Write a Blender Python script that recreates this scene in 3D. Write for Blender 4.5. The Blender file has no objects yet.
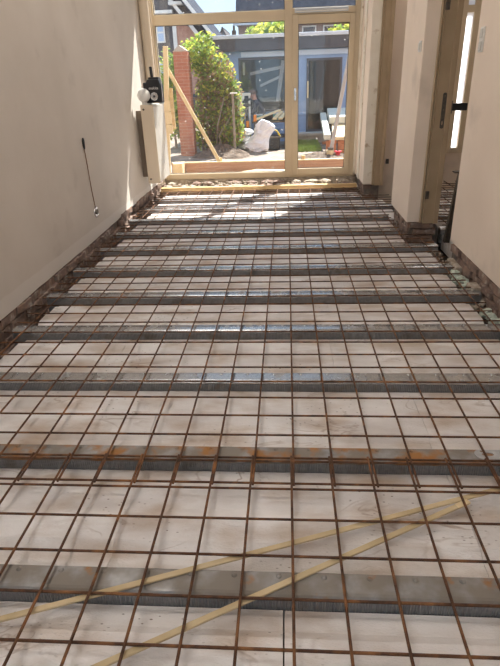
import bpy, bmesh, math, random
from mathutils import Vector, Matrix
random.seed(7)
SC = bpy.context.scene
COL = SC.collection

# ------------------------------------------------------------------ camera
RIGHT = Vector((0.99763, 0.06303, -0.02754)); RIGHT.normalize()
FWD = Vector((-0.0690, 0.9004, -0.4295)); FWD.normalize()
RIGHT = (RIGHT - FWD * RIGHT.dot(FWD)).normalized()
ROLL = 0.005
RIGHT = (Matrix.Rotation(ROLL, 3, FWD) @ RIGHT).normalized()
DOWN = FWD.cross(RIGHT).normalized()
CAM_H = 1.35
FPX = 528.0
cam_data = bpy.data.cameras.new('camera')
cam = bpy.data.objects.new('camera', cam_data)
COL.objects.link(cam)
up = -DOWN; back = -FWD
cam.matrix_world = Matrix(((RIGHT.x, up.x, back.x, 0), (RIGHT.y, up.y, back.y, 0),
                           (RIGHT.z, up.z, back.z, CAM_H), (0, 0, 0, 1)))
cam_data.sensor_fit = 'VERTICAL'
cam_data.sensor_height = 36.0
cam_data.lens = FPX * 36.0 / 666.0
cam_data.clip_start = 0.05
cam_data.clip_end = 300
SC.camera = cam

# ------------------------------------------------------------------ sky, sun, exposure
world = bpy.data.worlds.new('sky'); SC.world = world
world.use_nodes = True
wn = world.node_tree.nodes; wl = world.node_tree.links
wn.clear()
w_out = wn.new('ShaderNodeOutputWorld'); w_bg = wn.new('ShaderNodeBackground')
w_tc = wn.new('ShaderNodeTexCoord'); w_sep = wn.new('ShaderNodeSeparateXYZ'); w_ramp = wn.new('ShaderNodeValToRGB')
wl.new(w_tc.outputs['Generated'], w_sep.inputs[0]); wl.new(w_sep.outputs['Z'], w_ramp.inputs[0])
w_ramp.color_ramp.elements[0].position = 0.0; w_ramp.color_ramp.elements[0].color = (0.66, 0.82, 0.98, 1)
w_ramp.color_ramp.elements[1].position = 0.6; w_ramp.color_ramp.elements[1].color = (0.42, 0.66, 0.98, 1)
wl.new(w_ramp.outputs[0], w_bg.inputs[0]); w_bg.inputs[1].default_value = 0.92
wl.new(w_bg.outputs[0], w_out.inputs[0])
SUN_EL = math.radians(53)
to_sun = Vector((0.423 * math.cos(SUN_EL), 0.906 * math.cos(SUN_EL), math.sin(SUN_EL))).normalized()
sd = bpy.data.lights.new('sun', 'SUN'); sd.energy = 10.0; sd.angle = math.radians(0.6); sd.color = (1.0, 0.96, 0.90)
sun = bpy.data.objects.new('sun', sd); COL.objects.link(sun)
sun.rotation_euler = to_sun.to_track_quat('Z', 'Y').to_euler(); sun.location = (4, 20, 16)
SC.view_settings.view_transform = 'Standard'
SC.view_settings.look = 'None'
SC.view_settings.gamma = 1.0
SC.view_settings.exposure = 0.88
FILL_GLOW = 5.2                                          # glow of the unseen ceiling panels added to brighten the room
SC.view_settings.use_curve_mapping = False

# ------------------------------------------------------------------ materials
MATS = {}
def material(name, c1, c2=None, scale=6.0, rough=0.8, metal=0.0, bump=0.0, bump_scale=60.0,
             stain=None, stain_scale=3.0, stain_lo=0.55, stain_hi=0.75, specks=None, speck_scale=90.0, speck_hi=0.08,
             stretch=(1, 1, 1), spec=0.4, smear=None):
    m = bpy.data.materials.new(name); m.use_nodes = True
    n = m.node_tree.nodes; l = m.node_tree.links
    b = n['Principled BSDF']
    b.inputs['Roughness'].default_value = rough; b.inputs['Metallic'].default_value = metal
    b.inputs['Specular IOR Level'].default_value = spec
    geo = n.new('ShaderNodeNewGeometry'); mp = n.new('ShaderNodeMapping')
    mp.inputs['Scale'].default_value = stretch
    l.new(geo.outputs['Position'], mp.inputs[0])
    pos = mp.outputs[0]
    def noise(sc, det=4):
        t = n.new('ShaderNodeTexNoise'); t.inputs['Scale'].default_value = sc; t.inputs['Detail'].default_value = det
        l.new(pos, t.inputs['Vector']); return t.outputs['Fac']
    def mix(fac, a, bb):
        x = n.new('ShaderNodeMix'); x.data_type = 'RGBA'
        l.new(fac, x.inputs['Factor'])
        for s, v in ((6, a), (7, bb)):
            if isinstance(v, tuple): x.inputs[s].default_value = (*v, 1)
            else: l.new(v, x.inputs[s])
        return x.outputs[2]
    def rng(v, lo, hi, a=0.0, bb=1.0):
        r = n.new('ShaderNodeMapRange'); l.new(v, r.inputs[0])
        for i, q in enumerate((lo, hi, a, bb)): r.inputs[i + 1].default_value = q
        return r.outputs[0]
    col = mix(rng(noise(scale), 0.35, 0.65), c1, c2 or tuple(v * 0.88 for v in c1))
    if stain:
        col = mix(rng(noise(stain_scale, 6), stain_lo, stain_hi), col, stain)
    if smear:                                        # thin curling dirt marks
        t = n.new('ShaderNodeTexNoise'); t.inputs['Scale'].default_value = smear[1]; t.inputs['Detail'].default_value = 3; t.inputs['Distortion'].default_value = 1.4
        l.new(pos, t.inputs['Vector'])
        sb = n.new('ShaderNodeMath'); sb.operation = 'SUBTRACT'; sb.inputs[1].default_value = 0.5; l.new(t.outputs['Fac'], sb.inputs[0])
        ab = n.new('ShaderNodeMath'); ab.operation = 'ABSOLUTE'; l.new(sb.outputs[0], ab.inputs[0])
        mu = n.new('ShaderNodeMath'); mu.operation = 'MULTIPLY'; l.new(rng(ab.outputs[0], 0.0, 0.022, 0.75, 0.0), mu.inputs[0]); l.new(rng(noise(smear[1] * 0.8, 5), 0.52, 0.66), mu.inputs[1])
        col = mix(mu.outputs[0], col, smear[0])
    if specks:
        v = n.new('ShaderNodeTexVoronoi'); v.inputs['Scale'].default_value = speck_scale
        l.new(pos, v.inputs['Vector'])
        f = rng(v.outputs['Distance'], speck_hi * 0.6, speck_hi, 1.0, 0.0)
        g = n.new('ShaderNodeMath'); g.operation = 'MULTIPLY'
        l.new(f, g.inputs[0]); l.new(rng(noise(speck_scale * 0.06), 0.5, 0.62), g.inputs[1])
        col = mix(g.outputs[0], col, specks)
    l.new(col, b.inputs['Base Color'])
    if bump:
        bp = n.new('ShaderNodeBump'); bp.inputs['Strength'].default_value = bump; bp.inputs['Distance'].default_value = 0.01
        l.new(noise(bump_scale, 5), bp.inputs['Height']); l.new(bp.outputs[0], b.inputs['Normal'])
    m['parts'] = 0
    MATS[name] = m
    return m

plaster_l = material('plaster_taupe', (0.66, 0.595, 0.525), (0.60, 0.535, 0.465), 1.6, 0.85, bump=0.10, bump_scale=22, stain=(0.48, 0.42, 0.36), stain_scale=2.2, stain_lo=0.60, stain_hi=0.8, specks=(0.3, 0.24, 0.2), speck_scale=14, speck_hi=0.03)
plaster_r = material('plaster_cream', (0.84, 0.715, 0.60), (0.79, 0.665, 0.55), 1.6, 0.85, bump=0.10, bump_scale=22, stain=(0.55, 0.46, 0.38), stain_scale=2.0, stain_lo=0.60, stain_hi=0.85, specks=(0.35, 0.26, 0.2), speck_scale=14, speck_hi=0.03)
ceiling_m = material('ceiling_white', (0.80, 0.78, 0.74), None, 2, 0.9)
eps_m = material('polystyrene', (0.80, 0.765, 0.745), (0.615, 0.565, 0.535), 3.6, 0.42, bump=0.35, bump_scale=120, stain=(0.44, 0.32, 0.225), stain_scale=4.2, stain_lo=0.48, stain_hi=0.76, specks=(0.16, 0.11, 0.08), speck_scale=38, speck_hi=0.17, stretch=(0.8, 1.7, 1), smear=((0.33, 0.235, 0.175), 3.0))
brick_m = material('old_brick', (0.31, 0.205, 0.155), (0.19, 0.13, 0.105), 14, 0.95, bump=0.9, bump_scale=70, stain=(0.47, 0.41, 0.35), stain_scale=16, stain_lo=0.55, stain_hi=0.72)
mortar_m = material('old_mortar', (0.24, 0.195, 0.16), (0.14, 0.115, 0.10), 18, 1.0, bump=1.0, bump_scale=50)
rubble_m = material('rubble_mortar', (0.50, 0.43, 0.35), (0.30, 0.235, 0.175), 20, 1.0, bump=0.8, bump_scale=60)
ground_m = material('crawl_space_sand', (0.16, 0.13, 0.10), (0.10, 0.08, 0.065), 8, 1.0, bump=0.5)
rebar_m = material('rusty_rebar', (0.145, 0.064, 0.031), (0.07, 0.036, 0.022), 30, 0.75, 0.25, bump=0.5, bump_scale=220, stain=(0.29, 0.13, 0.05), stain_scale=14, stain_lo=0.5, stain_hi=0.7)
frame_m = material('window_frame_beige', (0.65, 0.535, 0.38), (0.60, 0.49, 0.345), 3, 0.45)
trim_m = material('painted_trim_cream', (0.82, 0.75, 0.64), (0.74, 0.66, 0.55), 5, 0.6, stain=(0.45, 0.33, 0.22), stain_scale=9, stain_lo=0.62, stain_hi=0.72)
jamb_m = material('door_frame_brown', (0.43, 0.315, 0.20), (0.37, 0.27, 0.165), 4, 0.55)
rad_m = material('radiator_beige', (0.72, 0.60, 0.45), (0.69, 0.57, 0.43), 3, 0.4)
bracket_shade_m = material('bracket_gap_shade', (0.22, 0.165, 0.12), None, 12, 0.7)  # brown also paints the shade in the gap behind the radiator
rad_w = material('radiator_white', (0.80, 0.76, 0.69), None, 3, 0.4)
rocker_m = material('greyish_white_rocker', (0.66, 0.63, 0.58), None, 4, 0.35)  # slightly greyer than the switch plate
white_m = material('white_plastic', (0.82, 0.80, 0.76), None, 4, 0.35)
black_m = material('black_plastic', (0.018, 0.018, 0.02), (0.03, 0.03, 0.032), 9, 0.4)
chrome_m = material('chrome', (0.7, 0.7, 0.7), None, 5, 0.25, 1.0)
dark_metal = material('dark_metal', (0.10, 0.09, 0.08), (0.16, 0.13, 0.10), 30, 0.45, 0.7)
steel_plate = material('zinc_plate', (0.46, 0.46, 0.46), (0.36, 0.36, 0.37), 40, 0.45, 0.1)
wood_new = material('new_pine', (0.72, 0.50, 0.25), (0.60, 0.38, 0.17), 5, 0.7, stretch=(0.3, 6, 6), bump=0.2)
wood_pale = material('pale_pine', (0.78, 0.62, 0.38), (0.68, 0.52, 0.30), 6, 0.7, stretch=(2, 2, 0.4))
lath_m = material('bamboo_lath', (0.58, 0.45, 0.27), (0.46, 0.345, 0.19), 8, 0.55)
cable_m = material('copper_brown_cable', (0.26, 0.13, 0.07), None, 9, 0.5)
foam_m = material('pale_green_foam', (0.62, 0.68, 0.58), (0.45, 0.50, 0.42), 30, 0.9, bump=0.8, bump_scale=80)
def scar_band(m, z0, z1, c):                        # pale scar where the old skirting board was
    n = m.node_tree.nodes; l = m.node_tree.links; b = n['Principled BSDF']
    src = b.inputs['Base Color'].links[0].from_socket
    g = n.new('ShaderNodeNewGeometry'); sp = n.new('ShaderNodeSeparateXYZ'); l.new(g.outputs['Position'], sp.inputs[0])
    t = n.new('ShaderNodeTexNoise'); t.inputs['Scale'].default_value = 9; l.new(g.outputs['Position'], t.inputs['Vector'])
    ad = n.new('ShaderNodeMath'); ad.operation = 'MULTIPLY_ADD'; ad.inputs[1].default_value = 0.02; l.new(t.outputs['Fac'], ad.inputs[0]); l.new(sp.outputs['Z'], ad.inputs[2])
    r = n.new('ShaderNodeMapRange'); l.new(ad.outputs[0], r.inputs[0]); r.inputs[1].default_value = z0; r.inputs[2].default_value = z1; r.inputs[3].default_value = 0.7; r.inputs[4].default_value = 0.0
    x = n.new('ShaderNodeMix'); x.data_type = 'RGBA'; l.new(r.outputs[0], x.inputs['Factor']); l.new(src, x.inputs[6]); x.inputs[7].default_value = (*c, 1)
    l.new(x.outputs[2], b.inputs['Base Color'])
scar_band(plaster_l, 0.175, 0.182, (0.70, 0.645, 0.585))
# garden
soil_m = material('garden_sand', (0.36, 0.295, 0.24), (0.22, 0.175, 0.14), 1.6, 1.0, bump=0.8, bump_scale=12, stain=(0.20, 0.15, 0.11), stain_scale=2.6, stain_lo=0.52, stain_hi=0.7)
heap_m = material('dark_soil', (0.21, 0.155, 0.115), (0.11, 0.08, 0.06), 10, 1.0, bump=1.0, bump_scale=20)
form_m = material('reddish_formwork', (0.58, 0.33, 0.21), (0.48, 0.25, 0.15), 7, 0.8, stretch=(0.4, 2, 6), stain=(0.6, 0.42, 0.3), stain_scale=9)
leaf_g = material('leaf_green', (0.25, 0.34, 0.08), (0.14, 0.22, 0.05), 6, 0.6)
leaf_y = material('leaf_yellow_green', (0.56, 0.56, 0.10), (0.42, 0.46, 0.08), 6, 0.6)
leaf_b = material('leaf_dry_brown', (0.36, 0.25, 0.16), (0.26, 0.17, 0.11), 6, 0.8)
bark_m = material('bark_grey', (0.34, 0.28, 0.22), (0.22, 0.18, 0.14), 14, 0.9)
blue_m = material('shed_blue_boards', (0.27, 0.40, 0.64), (0.23, 0.35, 0.58), 2, 0.6)
pale_blue = material('pale_blue_paint', (0.50, 0.62, 0.80), (0.44, 0.56, 0.74), 2, 0.6)
fascia_m = material('dark_fascia', (0.06, 0.06, 0.075), (0.085, 0.085, 0.10), 5, 0.7)
zinc_m = material('roof_edge_zinc', (0.62, 0.66, 0.72), None, 5, 0.4)
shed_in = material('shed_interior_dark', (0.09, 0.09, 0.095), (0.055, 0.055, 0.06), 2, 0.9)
slate_m = material('slate_cladding', (0.085, 0.08, 0.09), (0.13, 0.12, 0.13), 12, 0.95, stretch=(1, 1, 3))
tile_m = material('dark_roof_tiles', (0.055, 0.062, 0.085), (0.03, 0.035, 0.05), 4.5, 0.95, stretch=(1.2, 1, 1.2), spec=0.1, bump=0.8, bump_scale=9)
pinkbrick = material('pale_red_brick', (0.50, 0.29, 0.22), (0.42, 0.23, 0.17), 8, 0.9)
brownwall = material('brown_house_wall', (0.26, 0.17, 0.13), (0.20, 0.13, 0.10), 6, 0.9)
window_dark = material('far_window_glass', (0.05, 0.06, 0.075), None, 2, 0.08, spec=0.6)
bagw_m = material('white_plastic_bag', (0.86, 0.86, 0.90), (0.76, 0.76, 0.83), 12, 0.45, bump=0.8, bump_scale=18)
sack_m = material('cement_sack', (0.72, 0.70, 0.66), (0.62, 0.60, 0.56), 10, 0.8, bump=0.4)
orange_m = material('orange_plastic', (0.75, 0.24, 0.04), None, 9, 0.5)
yellow_m = material('yellow_plastic', (0.75, 0.52, 0.06), None, 9, 0.5)
red_m = material('red_plastic', (0.70, 0.03, 0.05), None, 9, 0.5)
grey_pipe = material('grey_pvc', (0.48, 0.45, 0.42), (0.42, 0.39, 0.37), 6, 0.5)
obrick = material('orange_brick', (0.56, 0.24, 0.12), (0.46, 0.18, 0.09), 12, 0.9, bump=0.4)
teal_m = material('teal_box', (0.15, 0.42, 0.42), None, 8, 0.6)
panel_m = material('insulation_panel', (0.66, 0.66, 0.58), (0.58, 0.59, 0.53), 6, 0.7)
navy_m = material('navy_cloth', (0.02, 0.025, 0.045), (0.03, 0.035, 0.06), 20, 0.9)
skin_m = material('skin', (0.50, 0.27, 0.19), None, 9, 0.6)
hair_m = material('short_hair', (0.16, 0.10, 0.075), None, 20, 0.8)
grass_m = material('grass_green', (0.30, 0.38, 0.10), (0.22, 0.30, 0.07), 8, 0.8)
concrete_m = material('pale_concrete', (0.55, 0.50, 0.44), (0.46, 0.42, 0.37), 7, 0.9, bump=0.3)

def leafy(m, c):
    n = m.node_tree.nodes; l = m.node_tree.links
    t = n.new('ShaderNodeBsdfTranslucent'); t.inputs[0].default_value = (*c, 1); mx = n.new('ShaderNodeMixShader'); mx.inputs[0].default_value = 0.45
    l.new(n['Principled BSDF'].outputs[0], mx.inputs[1]); l.new(t.outputs[0], mx.inputs[2]); l.new(mx.outputs[0], n['Material Output'].inputs[0])
leafy(leaf_g, (0.30, 0.42, 0.08)); leafy(leaf_y, (0.70, 0.68, 0.12)); leafy(leaf_b, (0.40, 0.26, 0.14))

def brick_wall_material(name, c1, c2, mort, bw=0.21, bh=0.062):
    m = bpy.data.materials.new(name); m.use_nodes = True
    n = m.node_tree.nodes; l = m.node_tree.links; b = n['Principled BSDF']; b.inputs['Roughness'].default_value = 0.9
    geo = n.new('ShaderNodeNewGeometry'); sp = n.new('ShaderNodeSeparateXYZ'); cb = n.new('ShaderNodeCombineXYZ'); ad = n.new('ShaderNodeMath')
    l.new(geo.outputs['Position'], sp.inputs[0]); ad.operation = 'ADD'
    l.new(sp.outputs[0], ad.inputs[0]); l.new(sp.outputs[1], ad.inputs[1])
    l.new(ad.outputs[0], cb.inputs[0]); l.new(sp.outputs[2], cb.inputs[1])
    t = n.new('ShaderNodeTexBrick'); l.new(cb.outputs[0], t.inputs['Vector'])
    t.inputs['Color1'].default_value = (*c1, 1); t.inputs['Color2'].default_value = (*c2, 1); t.inputs['Mortar'].default_value = (*mort, 1)
    t.inputs['Scale'].default_value = 1.0; t.inputs['Brick Width'].default_value = bw; t.inputs['Row Height'].default_value = bh
    t.inputs['Mortar Size'].default_value = 0.006
    l.new(t.outputs['Color'], b.inputs['Base Color'])
    bp = n.new('ShaderNodeBump'); bp.inputs['Strength'].default_value = 0.5; bp.inputs['Distance'].default_value = 0.01; bp.invert = True
    l.new(t.outputs['Fac'], bp.inputs['Height']); l.new(bp.outputs[0], b.inputs['Normal'])
    return m
pier_m = brick_wall_material('pier_brick', (0.46, 0.19, 0.125), (0.40, 0.155, 0.10), (0.46, 0.27, 0.20))
house_brick = brick_wall_material('house_brick', (0.34, 0.22, 0.17), (0.28, 0.17, 0.13), (0.36, 0.30, 0.26))

def steel_material(name, rust, dust, ribs=False, bright=0.6):
    m = bpy.data.materials.new(name); m.use_nodes = True
    n = m.node_tree.nodes; l = m.node_tree.links; b = n['Principled BSDF']
    b.inputs['Metallic'].default_value = 0.75 if not ribs else 0.5
    b.inputs['Roughness'].default_value = 0.27 if not ribs else 0.5
    geo = n.new('ShaderNodeNewGeometry')
    def noise(sc, det=4):
        t = n.new('ShaderNodeTexNoise'); t.inputs['Scale'].default_value = sc; t.inputs['Detail'].default_value = det
        l.new(geo.outputs['Position'], t.inputs['Vector']); return t.outputs['Fac']
    def rng(v, lo, hi, a=0.0, bb=1.0):
        r = n.new('ShaderNodeMapRange'); l.new(v, r.inputs[0])
        for i, q in enumerate((lo, hi, a, bb)): r.inputs[i + 1].default_value = q
        return r.outputs[0]
    def mix(fac, a, bb):
        x = n.new('ShaderNodeMix'); x.data_type = 'RGBA'; l.new(fac, x.inputs['Factor'])
        for s, v in ((6, a), (7, bb)):
            if isinstance(v, tuple): x.inputs[s].default_value = (*v, 1)
            else: l.new(v, x.inputs[s])
        return x.outputs[2]
    v = n.new('ShaderNodeTexVoronoi'); v.inputs['Scale'].default_value = 60; l.new(geo.outputs['Position'], v.inputs['Vector'])
    g = bright
    col = mix(v.outputs['Distance'], (g, g, g * 1.0), (g * 0.78, g * 0.79, g * 0.8))
    dm = rng(noise(9, 6), 0.62 - dust * 0.4, 0.78 - dust * 0.3)
    col = mix(dm, col, (0.22, 0.19, 0.16))
    if rust > 0:
        rm = rng(noise(11, 6), 0.66 - rust * 0.22, 0.74 - rust * 0.14)
        col = mix(rm, col, (0.33, 0.15, 0.045))
        mt = n.new('ShaderNodeMath'); mt.operation = 'MAXIMUM'; l.new(rm, mt.inputs[0]); l.new(dm, mt.inputs[1])
        dm = mt.outputs[0]
    l.new(col, b.inputs['Base Color'])
    l.new(rng(dm, 0, 1, b.inputs['Metallic'].default_value, 0.05), b.inputs['Metallic'])
    l.new(rng(dm, 0, 1, b.inputs['Roughness'].default_value, 0.8), b.inputs['Roughness'])
    if ribs:
        w = n.new('ShaderNodeTexWave'); w.wave_type = 'BANDS'; w.bands_direction = 'X'; w.inputs['Scale'].default_value = 36.0
        l.new(geo.outputs['Position'], w.inputs['Vector'])
        bp = n.new('ShaderNodeBump'); bp.inputs['Strength'].default_value = 0.9; bp.inputs['Distance'].default_value = 0.006
        l.new(w.outputs['Fac'], bp.inputs['Height']); l.new(bp.outputs[0], b.inputs['Normal'])
    return m
steel_rusty = steel_material('galvanised_rusty', 0.85, 0.8, bright=0.40)
steel_dusty = steel_material('galvanised_dusty', 0.15, 0.8, bright=0.38)
steel_clean = steel_material('galvanised_clean', 0.0, 0.06, bright=0.50)
steel_web = steel_material('galvanised_ribbed', 0.0, 0.25, ribs=True, bright=0.36)

def glass_material(name, tint, gloss=0.06, dirt=0.0):
    m = bpy.data.materials.new(name); m.use_nodes = True
    n = m.node_tree.nodes; l = m.node_tree.links; n.clear()
    o = n.new('ShaderNodeOutputMaterial'); t = n.new('ShaderNodeBsdfTransparent'); g = n.new('ShaderNodeBsdfGlossy'); mx = n.new('ShaderNodeMixShader')
    t.inputs[0].default_value = (*tint, 1); g.inputs['Roughness'].default_value = 0.02
    lw = n.new('ShaderNodeLayerWeight'); lw.inputs[0].default_value = 0.5
    pw = n.new('ShaderNodeMath'); pw.operation = 'POWER'; pw.inputs[1].default_value = 4.0
    fr = n.new('ShaderNodeMapRange'); fr.inputs[3].default_value = gloss; fr.inputs[4].default_value = 0.6
    l.new(lw.outputs['Facing'], pw.inputs[0]); l.new(pw.outputs[0], fr.inputs[0])
    l.new(fr.outputs[0], mx.inputs[0]); l.new(t.outputs[0], mx.inputs[1]); l.new(g.outputs[0], mx.inputs[2])
    last = mx.outputs[0]
    if dirt:
        d = n.new('ShaderNodeBsdfTranslucent'); d.inputs[0].default_value = (0.75, 0.73, 0.70, 1)
        geo = n.new('ShaderNodeNewGeometry'); v = n.new('ShaderNodeTexVoronoi'); v.inputs['Scale'].default_value = 9
        l.new(geo.outputs['Position'], v.inputs['Vector'])
        r = n.new('ShaderNodeMapRange'); l.new(v.outputs['Distance'], r.inputs[0])
        r.inputs[1].default_value = 0.02; r.inputs[2].default_value = 0.10; r.inputs[3].default_value = 0.3; r.inputs[4].default_value = dirt
        m2 = n.new('ShaderNodeMixShader'); l.new(r.outputs[0], m2.inputs[0]); l.new(last, m2.inputs[1]); l.new(d.outputs[0], m2.inputs[2]); last = m2.outputs[0]
    l.new(last, o.inputs[0]); return m
glass_m = glass_material('window_glass', (0.90, 0.915, 0.92), 0.03, 0.005)
shed_glass = glass_material('shed_window_glass', (0.8, 0.82, 0.84), 0.10, 0.01)
frost_m = bpy.data.materials.new('frosted_glass'); frost_m.use_nodes = True
_n = frost_m.node_tree.nodes; _l = frost_m.node_tree.links; _n.clear()
_o = _n.new('ShaderNodeOutputMaterial'); _t = _n.new('ShaderNodeBsdfTranslucent'); _t.inputs[0].default_value = (0.92, 0.94, 0.97, 1)
_l.new(_t.outputs[0], _o.inputs[0])

# ------------------------------------------------------------------ mesh helpers
def worg(o):
    v = Vector((0, 0, 0))
    while o is not None:
        v += o.location; o = o.parent
    return v
class MB:
    def __init__(s): s.v = []; s.f = []; s.sm = []
    def add(s, vs, fs, smooth=False):
        k = len(s.v); s.v += [Vector(p) for p in vs]
        s.f += [tuple(i + k for i in f) for f in fs]; s.sm += [smooth] * len(fs); return s
    def box(s, a, b):
        (x0, y0, z0), (x1, y1, z1) = a, b
        vs = [(x0, y0, z0), (x1, y0, z0), (x1, y1, z0), (x0, y1, z0), (x0, y0, z1), (x1, y0, z1), (x1, y1, z1), (x0, y1, z1)]
        return s.add(vs, [(3, 2, 1, 0), (4, 5, 6, 7), (0, 1, 5, 4), (1, 2, 6, 5), (2, 3, 7, 6), (3, 0, 4, 7)])
    def bar(s, p, q, w, h, upv=(0, 0, 1)):          # rectangular bar from p to q, w across, h along upv
        p, q = Vector(p), Vector(q); d = (q - p).normalized(); u = Vector(upv)
        side = d.cross(u).normalized(); u = side.cross(d).normalized()
        vs = [c + side * (sx * w / 2) + u * (sz * h / 2) for c in (p, q) for sx, sz in ((-1, -1), (1, -1), (1, 1), (-1, 1))]
        return s.add(vs, [(0, 1, 2, 3), (7, 6, 5, 4), (1, 0, 4, 5), (2, 1, 5, 6), (3, 2, 6, 7), (0, 3, 7, 4)])
    def tube(s, p, q, r, n=8, r2=None, caps=True):
        p, q = Vector(p), Vector(q); d = (q - p).normalized(); r2 = r if r2 is None else r2
        a = d.orthogonal().normalized(); b = d.cross(a)
        vs = []
        for c, rr in ((p, r), (q, r2)):
            for i in range(n):
                t = 2 * math.pi * i / n; vs.append(c + a * (math.cos(t) * rr) + b * (math.sin(t) * rr))
        s.add(vs, [(i, (i + 1) % n, n + (i + 1) % n, n + i) for i in range(n)], True)
        if caps:
            s.add(vs[:n], [tuple(reversed(range(n)))]); s.add(vs[n:], [tuple(range(n))])
        return s
    def path(s, pts, r, n=8):
        for a, b in zip(pts, pts[1:]): s.tube(a, b, r, n)
        return s
    def prism_x(s, prof, x0, x1):                   # closed (y, z) profile run along x
        n = len(prof); vs = [(x0, y, z) for y, z in prof] + [(x1, y, z) for y, z in prof]
        return s.add(vs, [(i, i + n, (i + 1) % n + n, (i + 1) % n) for i in range(n)] + [tuple(range(n)), tuple(reversed(range(n, 2 * n)))])
    def prism_z(s, prof, z0, z1):
        n = len(prof); vs = [(x, y, z0) for x, y in prof] + [(x, y, z1) for x, y in prof]
        return s.add(vs, [(i, (i + 1) % n, (i + 1) % n + n, i + n) for i in range(n)] + [tuple(reversed(range(n))), tuple(range(n, 2 * n))])
    def prism_y(s, prof, y0, y1):                   # (x, z) profile run along y
        n = len(prof); vs = [(x, y0, z) for x, z in prof] + [(x, y1, z) for x, z in prof]
        return s.add(vs, [(i, (i + 1) % n, (i + 1) % n + n, i + n) for i in range(n)] + [tuple(reversed(range(n))), tuple(range(n, 2 * n))])
    def lathe(s, c, prof, n=16, axis='z'):          # prof: (radius, height)
        vs = []
        for r, h in prof:
            for i in range(n):
                t = 2 * math.pi * i / n; x, y = r * math.cos(t), r * math.sin(t)
                p = {'z': (x, y, h), 'y': (x, h, y), 'x': (h, x, y)}[axis]
                vs.append(Vector(c) + Vector(p))
        m = len(prof); fs = []
        for j in range(m - 1):
            for i in range(n):
                fs.append((j * n + i, j * n + (i + 1) % n, (j + 1) * n + (i + 1) % n, (j + 1) * n + i))
        s.add(vs, fs, True)
        s.add(vs[:n], [tuple(reversed(range(n)))]); s.add(vs[-n:], [tuple(range(n))]); return s
    def blob(s, c, rx, ry, rz, jit=0.15, sub=2, seed=None, smooth=False):
        bm = bmesh.new(); bmesh.ops.create_icosphere(bm, subdivisions=sub, radius=1.0)
        rr = random.Random(seed if seed is not None else random.random())
        vs = []
        for v in bm.verts:
            k = 1 + rr.uniform(-jit, jit); vs.append((c[0] + v.co.x * rx * k, c[1] + v.co.y * ry * k, c[2] + v.co.z * rz * k))
        fs = [tuple(v.index for v in f.verts) for f in bm.faces]; bm.free()
        return s.add(vs, fs, smooth)
    def build(s, name, mat, parent=None, loc=None, bevel=0.0, seg=1, kind=None):
        if loc is None: loc = worg(parent) if parent is not None else Vector((0, 0, 0))
        loc = Vector(loc)
        me = bpy.data.meshes.new(name)
        me.from_pydata([tuple(v - loc) for v in s.v], [], s.f)
        for p, b in zip(me.polygons, s.sm): p.use_smooth = b
        bm = bmesh.new(); bm.from_mesh(me); bmesh.ops.recalc_face_normals(bm, faces=bm.faces)
        if bevel:
            bmesh.ops.bevel(bm, geom=[e for e in bm.edges if len(e.link_faces) == 2 and e.calc_face_angle(0) > 0.5], offset=bevel, segments=seg, affect='EDGES', profile=0.7)
        bm.to_mesh(me); bm.free()
        me.materials.append(mat)
        o = bpy.data.objects.new(name, me); COL.objects.link(o)
        o.location = loc - (worg(parent) if parent is not None else Vector((0, 0, 0)))
        o.parent = parent
        if kind: o['kind'] = kind
        return o
def inst(src, name, loc, parent=None, rot=(0, 0, 0), scale=(1, 1, 1)):
    o = src if src.get('_free') else src.copy()
    if src.get('_free'): del src['_free']
    else: COL.objects.link(o)
    o.name = name
    o.location = Vector(loc) - (worg(parent) if parent is not None else Vector((0, 0, 0)))
    o.rotation_euler = rot; o.scale = scale; o.parent = parent
    return o
def proto(o): o['_free'] = 1; return o
def empty(name, loc, label=None, cat=None, group=None):
    o = bpy.data.objects.new(name, None); COL.objects.link(o); o.location = loc; o.empty_display_size = 0.1
    if label: tag(o, label, cat, group)
    return o
def tag(o, label, cat, group=None):
    o['label'] = label; o['category'] = cat
    if group: o['group'] = group
    return o
def structure(o): o['kind'] = 'structure'; return o
def at(x, y, Y):                                    # photo pixel to a point on the upright plane at depth Y
    d = RIGHT * (x - 250) + DOWN * (y - 333) + FWD * FPX
    return Vector((0, 0, CAM_H)) + d * (Y / d.y)

# ------------------------------------------------------------------ THE SETTING
CEIL = 3.72; WL = -1.78; WR = 1.35; YB = -2.2; YW = 8.0; HX = 2.6
PB = 0.112                                          # lower edge of the plaster
floor = structure(MB().box((-2.0, YB, -0.40), (HX, YW + 0.1, -0.30)).build('floor', ground_m))
structure(MB().box((-2.0, YB - 0.2, CEIL), (HX + 0.15, YW + 0.25, CEIL + 0.15)).build('ceiling', ceiling_m))

_lo = [(YB, 0.052), (2.0, 0.053), (3.0, 0.057), (4.9, 0.066), (6.2, 0.086), (7.3, 0.106), (8.05, 0.112)]
_edge = []
for (ya_, za_), (yb_, zb_) in zip(_lo, _lo[1:]):
    for i_ in range(12):
        u_ = i_ / 12; _edge.append((ya_ + (yb_ - ya_) * u_, za_ + (zb_ - za_) * u_ + random.uniform(-0.004, 0.004)))
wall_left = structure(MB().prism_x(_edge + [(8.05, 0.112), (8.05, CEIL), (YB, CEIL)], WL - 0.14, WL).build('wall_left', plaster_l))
MB().box((WL - 0.16, YB, -0.30), (WL - 0.03, 8.05, 0.045)).build('footing', mortar_m, wall_left)
wall_right = structure(MB().box((WR, YB, PB), (WR + 0.12, 4.36, CEIL)).build('wall_right', plaster_r, bevel=0.004))
MB().box((WR + 0.03, YB, -0.30), (WR + 0.13, 4.36, PB)).build('footing', mortar_m, wall_right)

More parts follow.
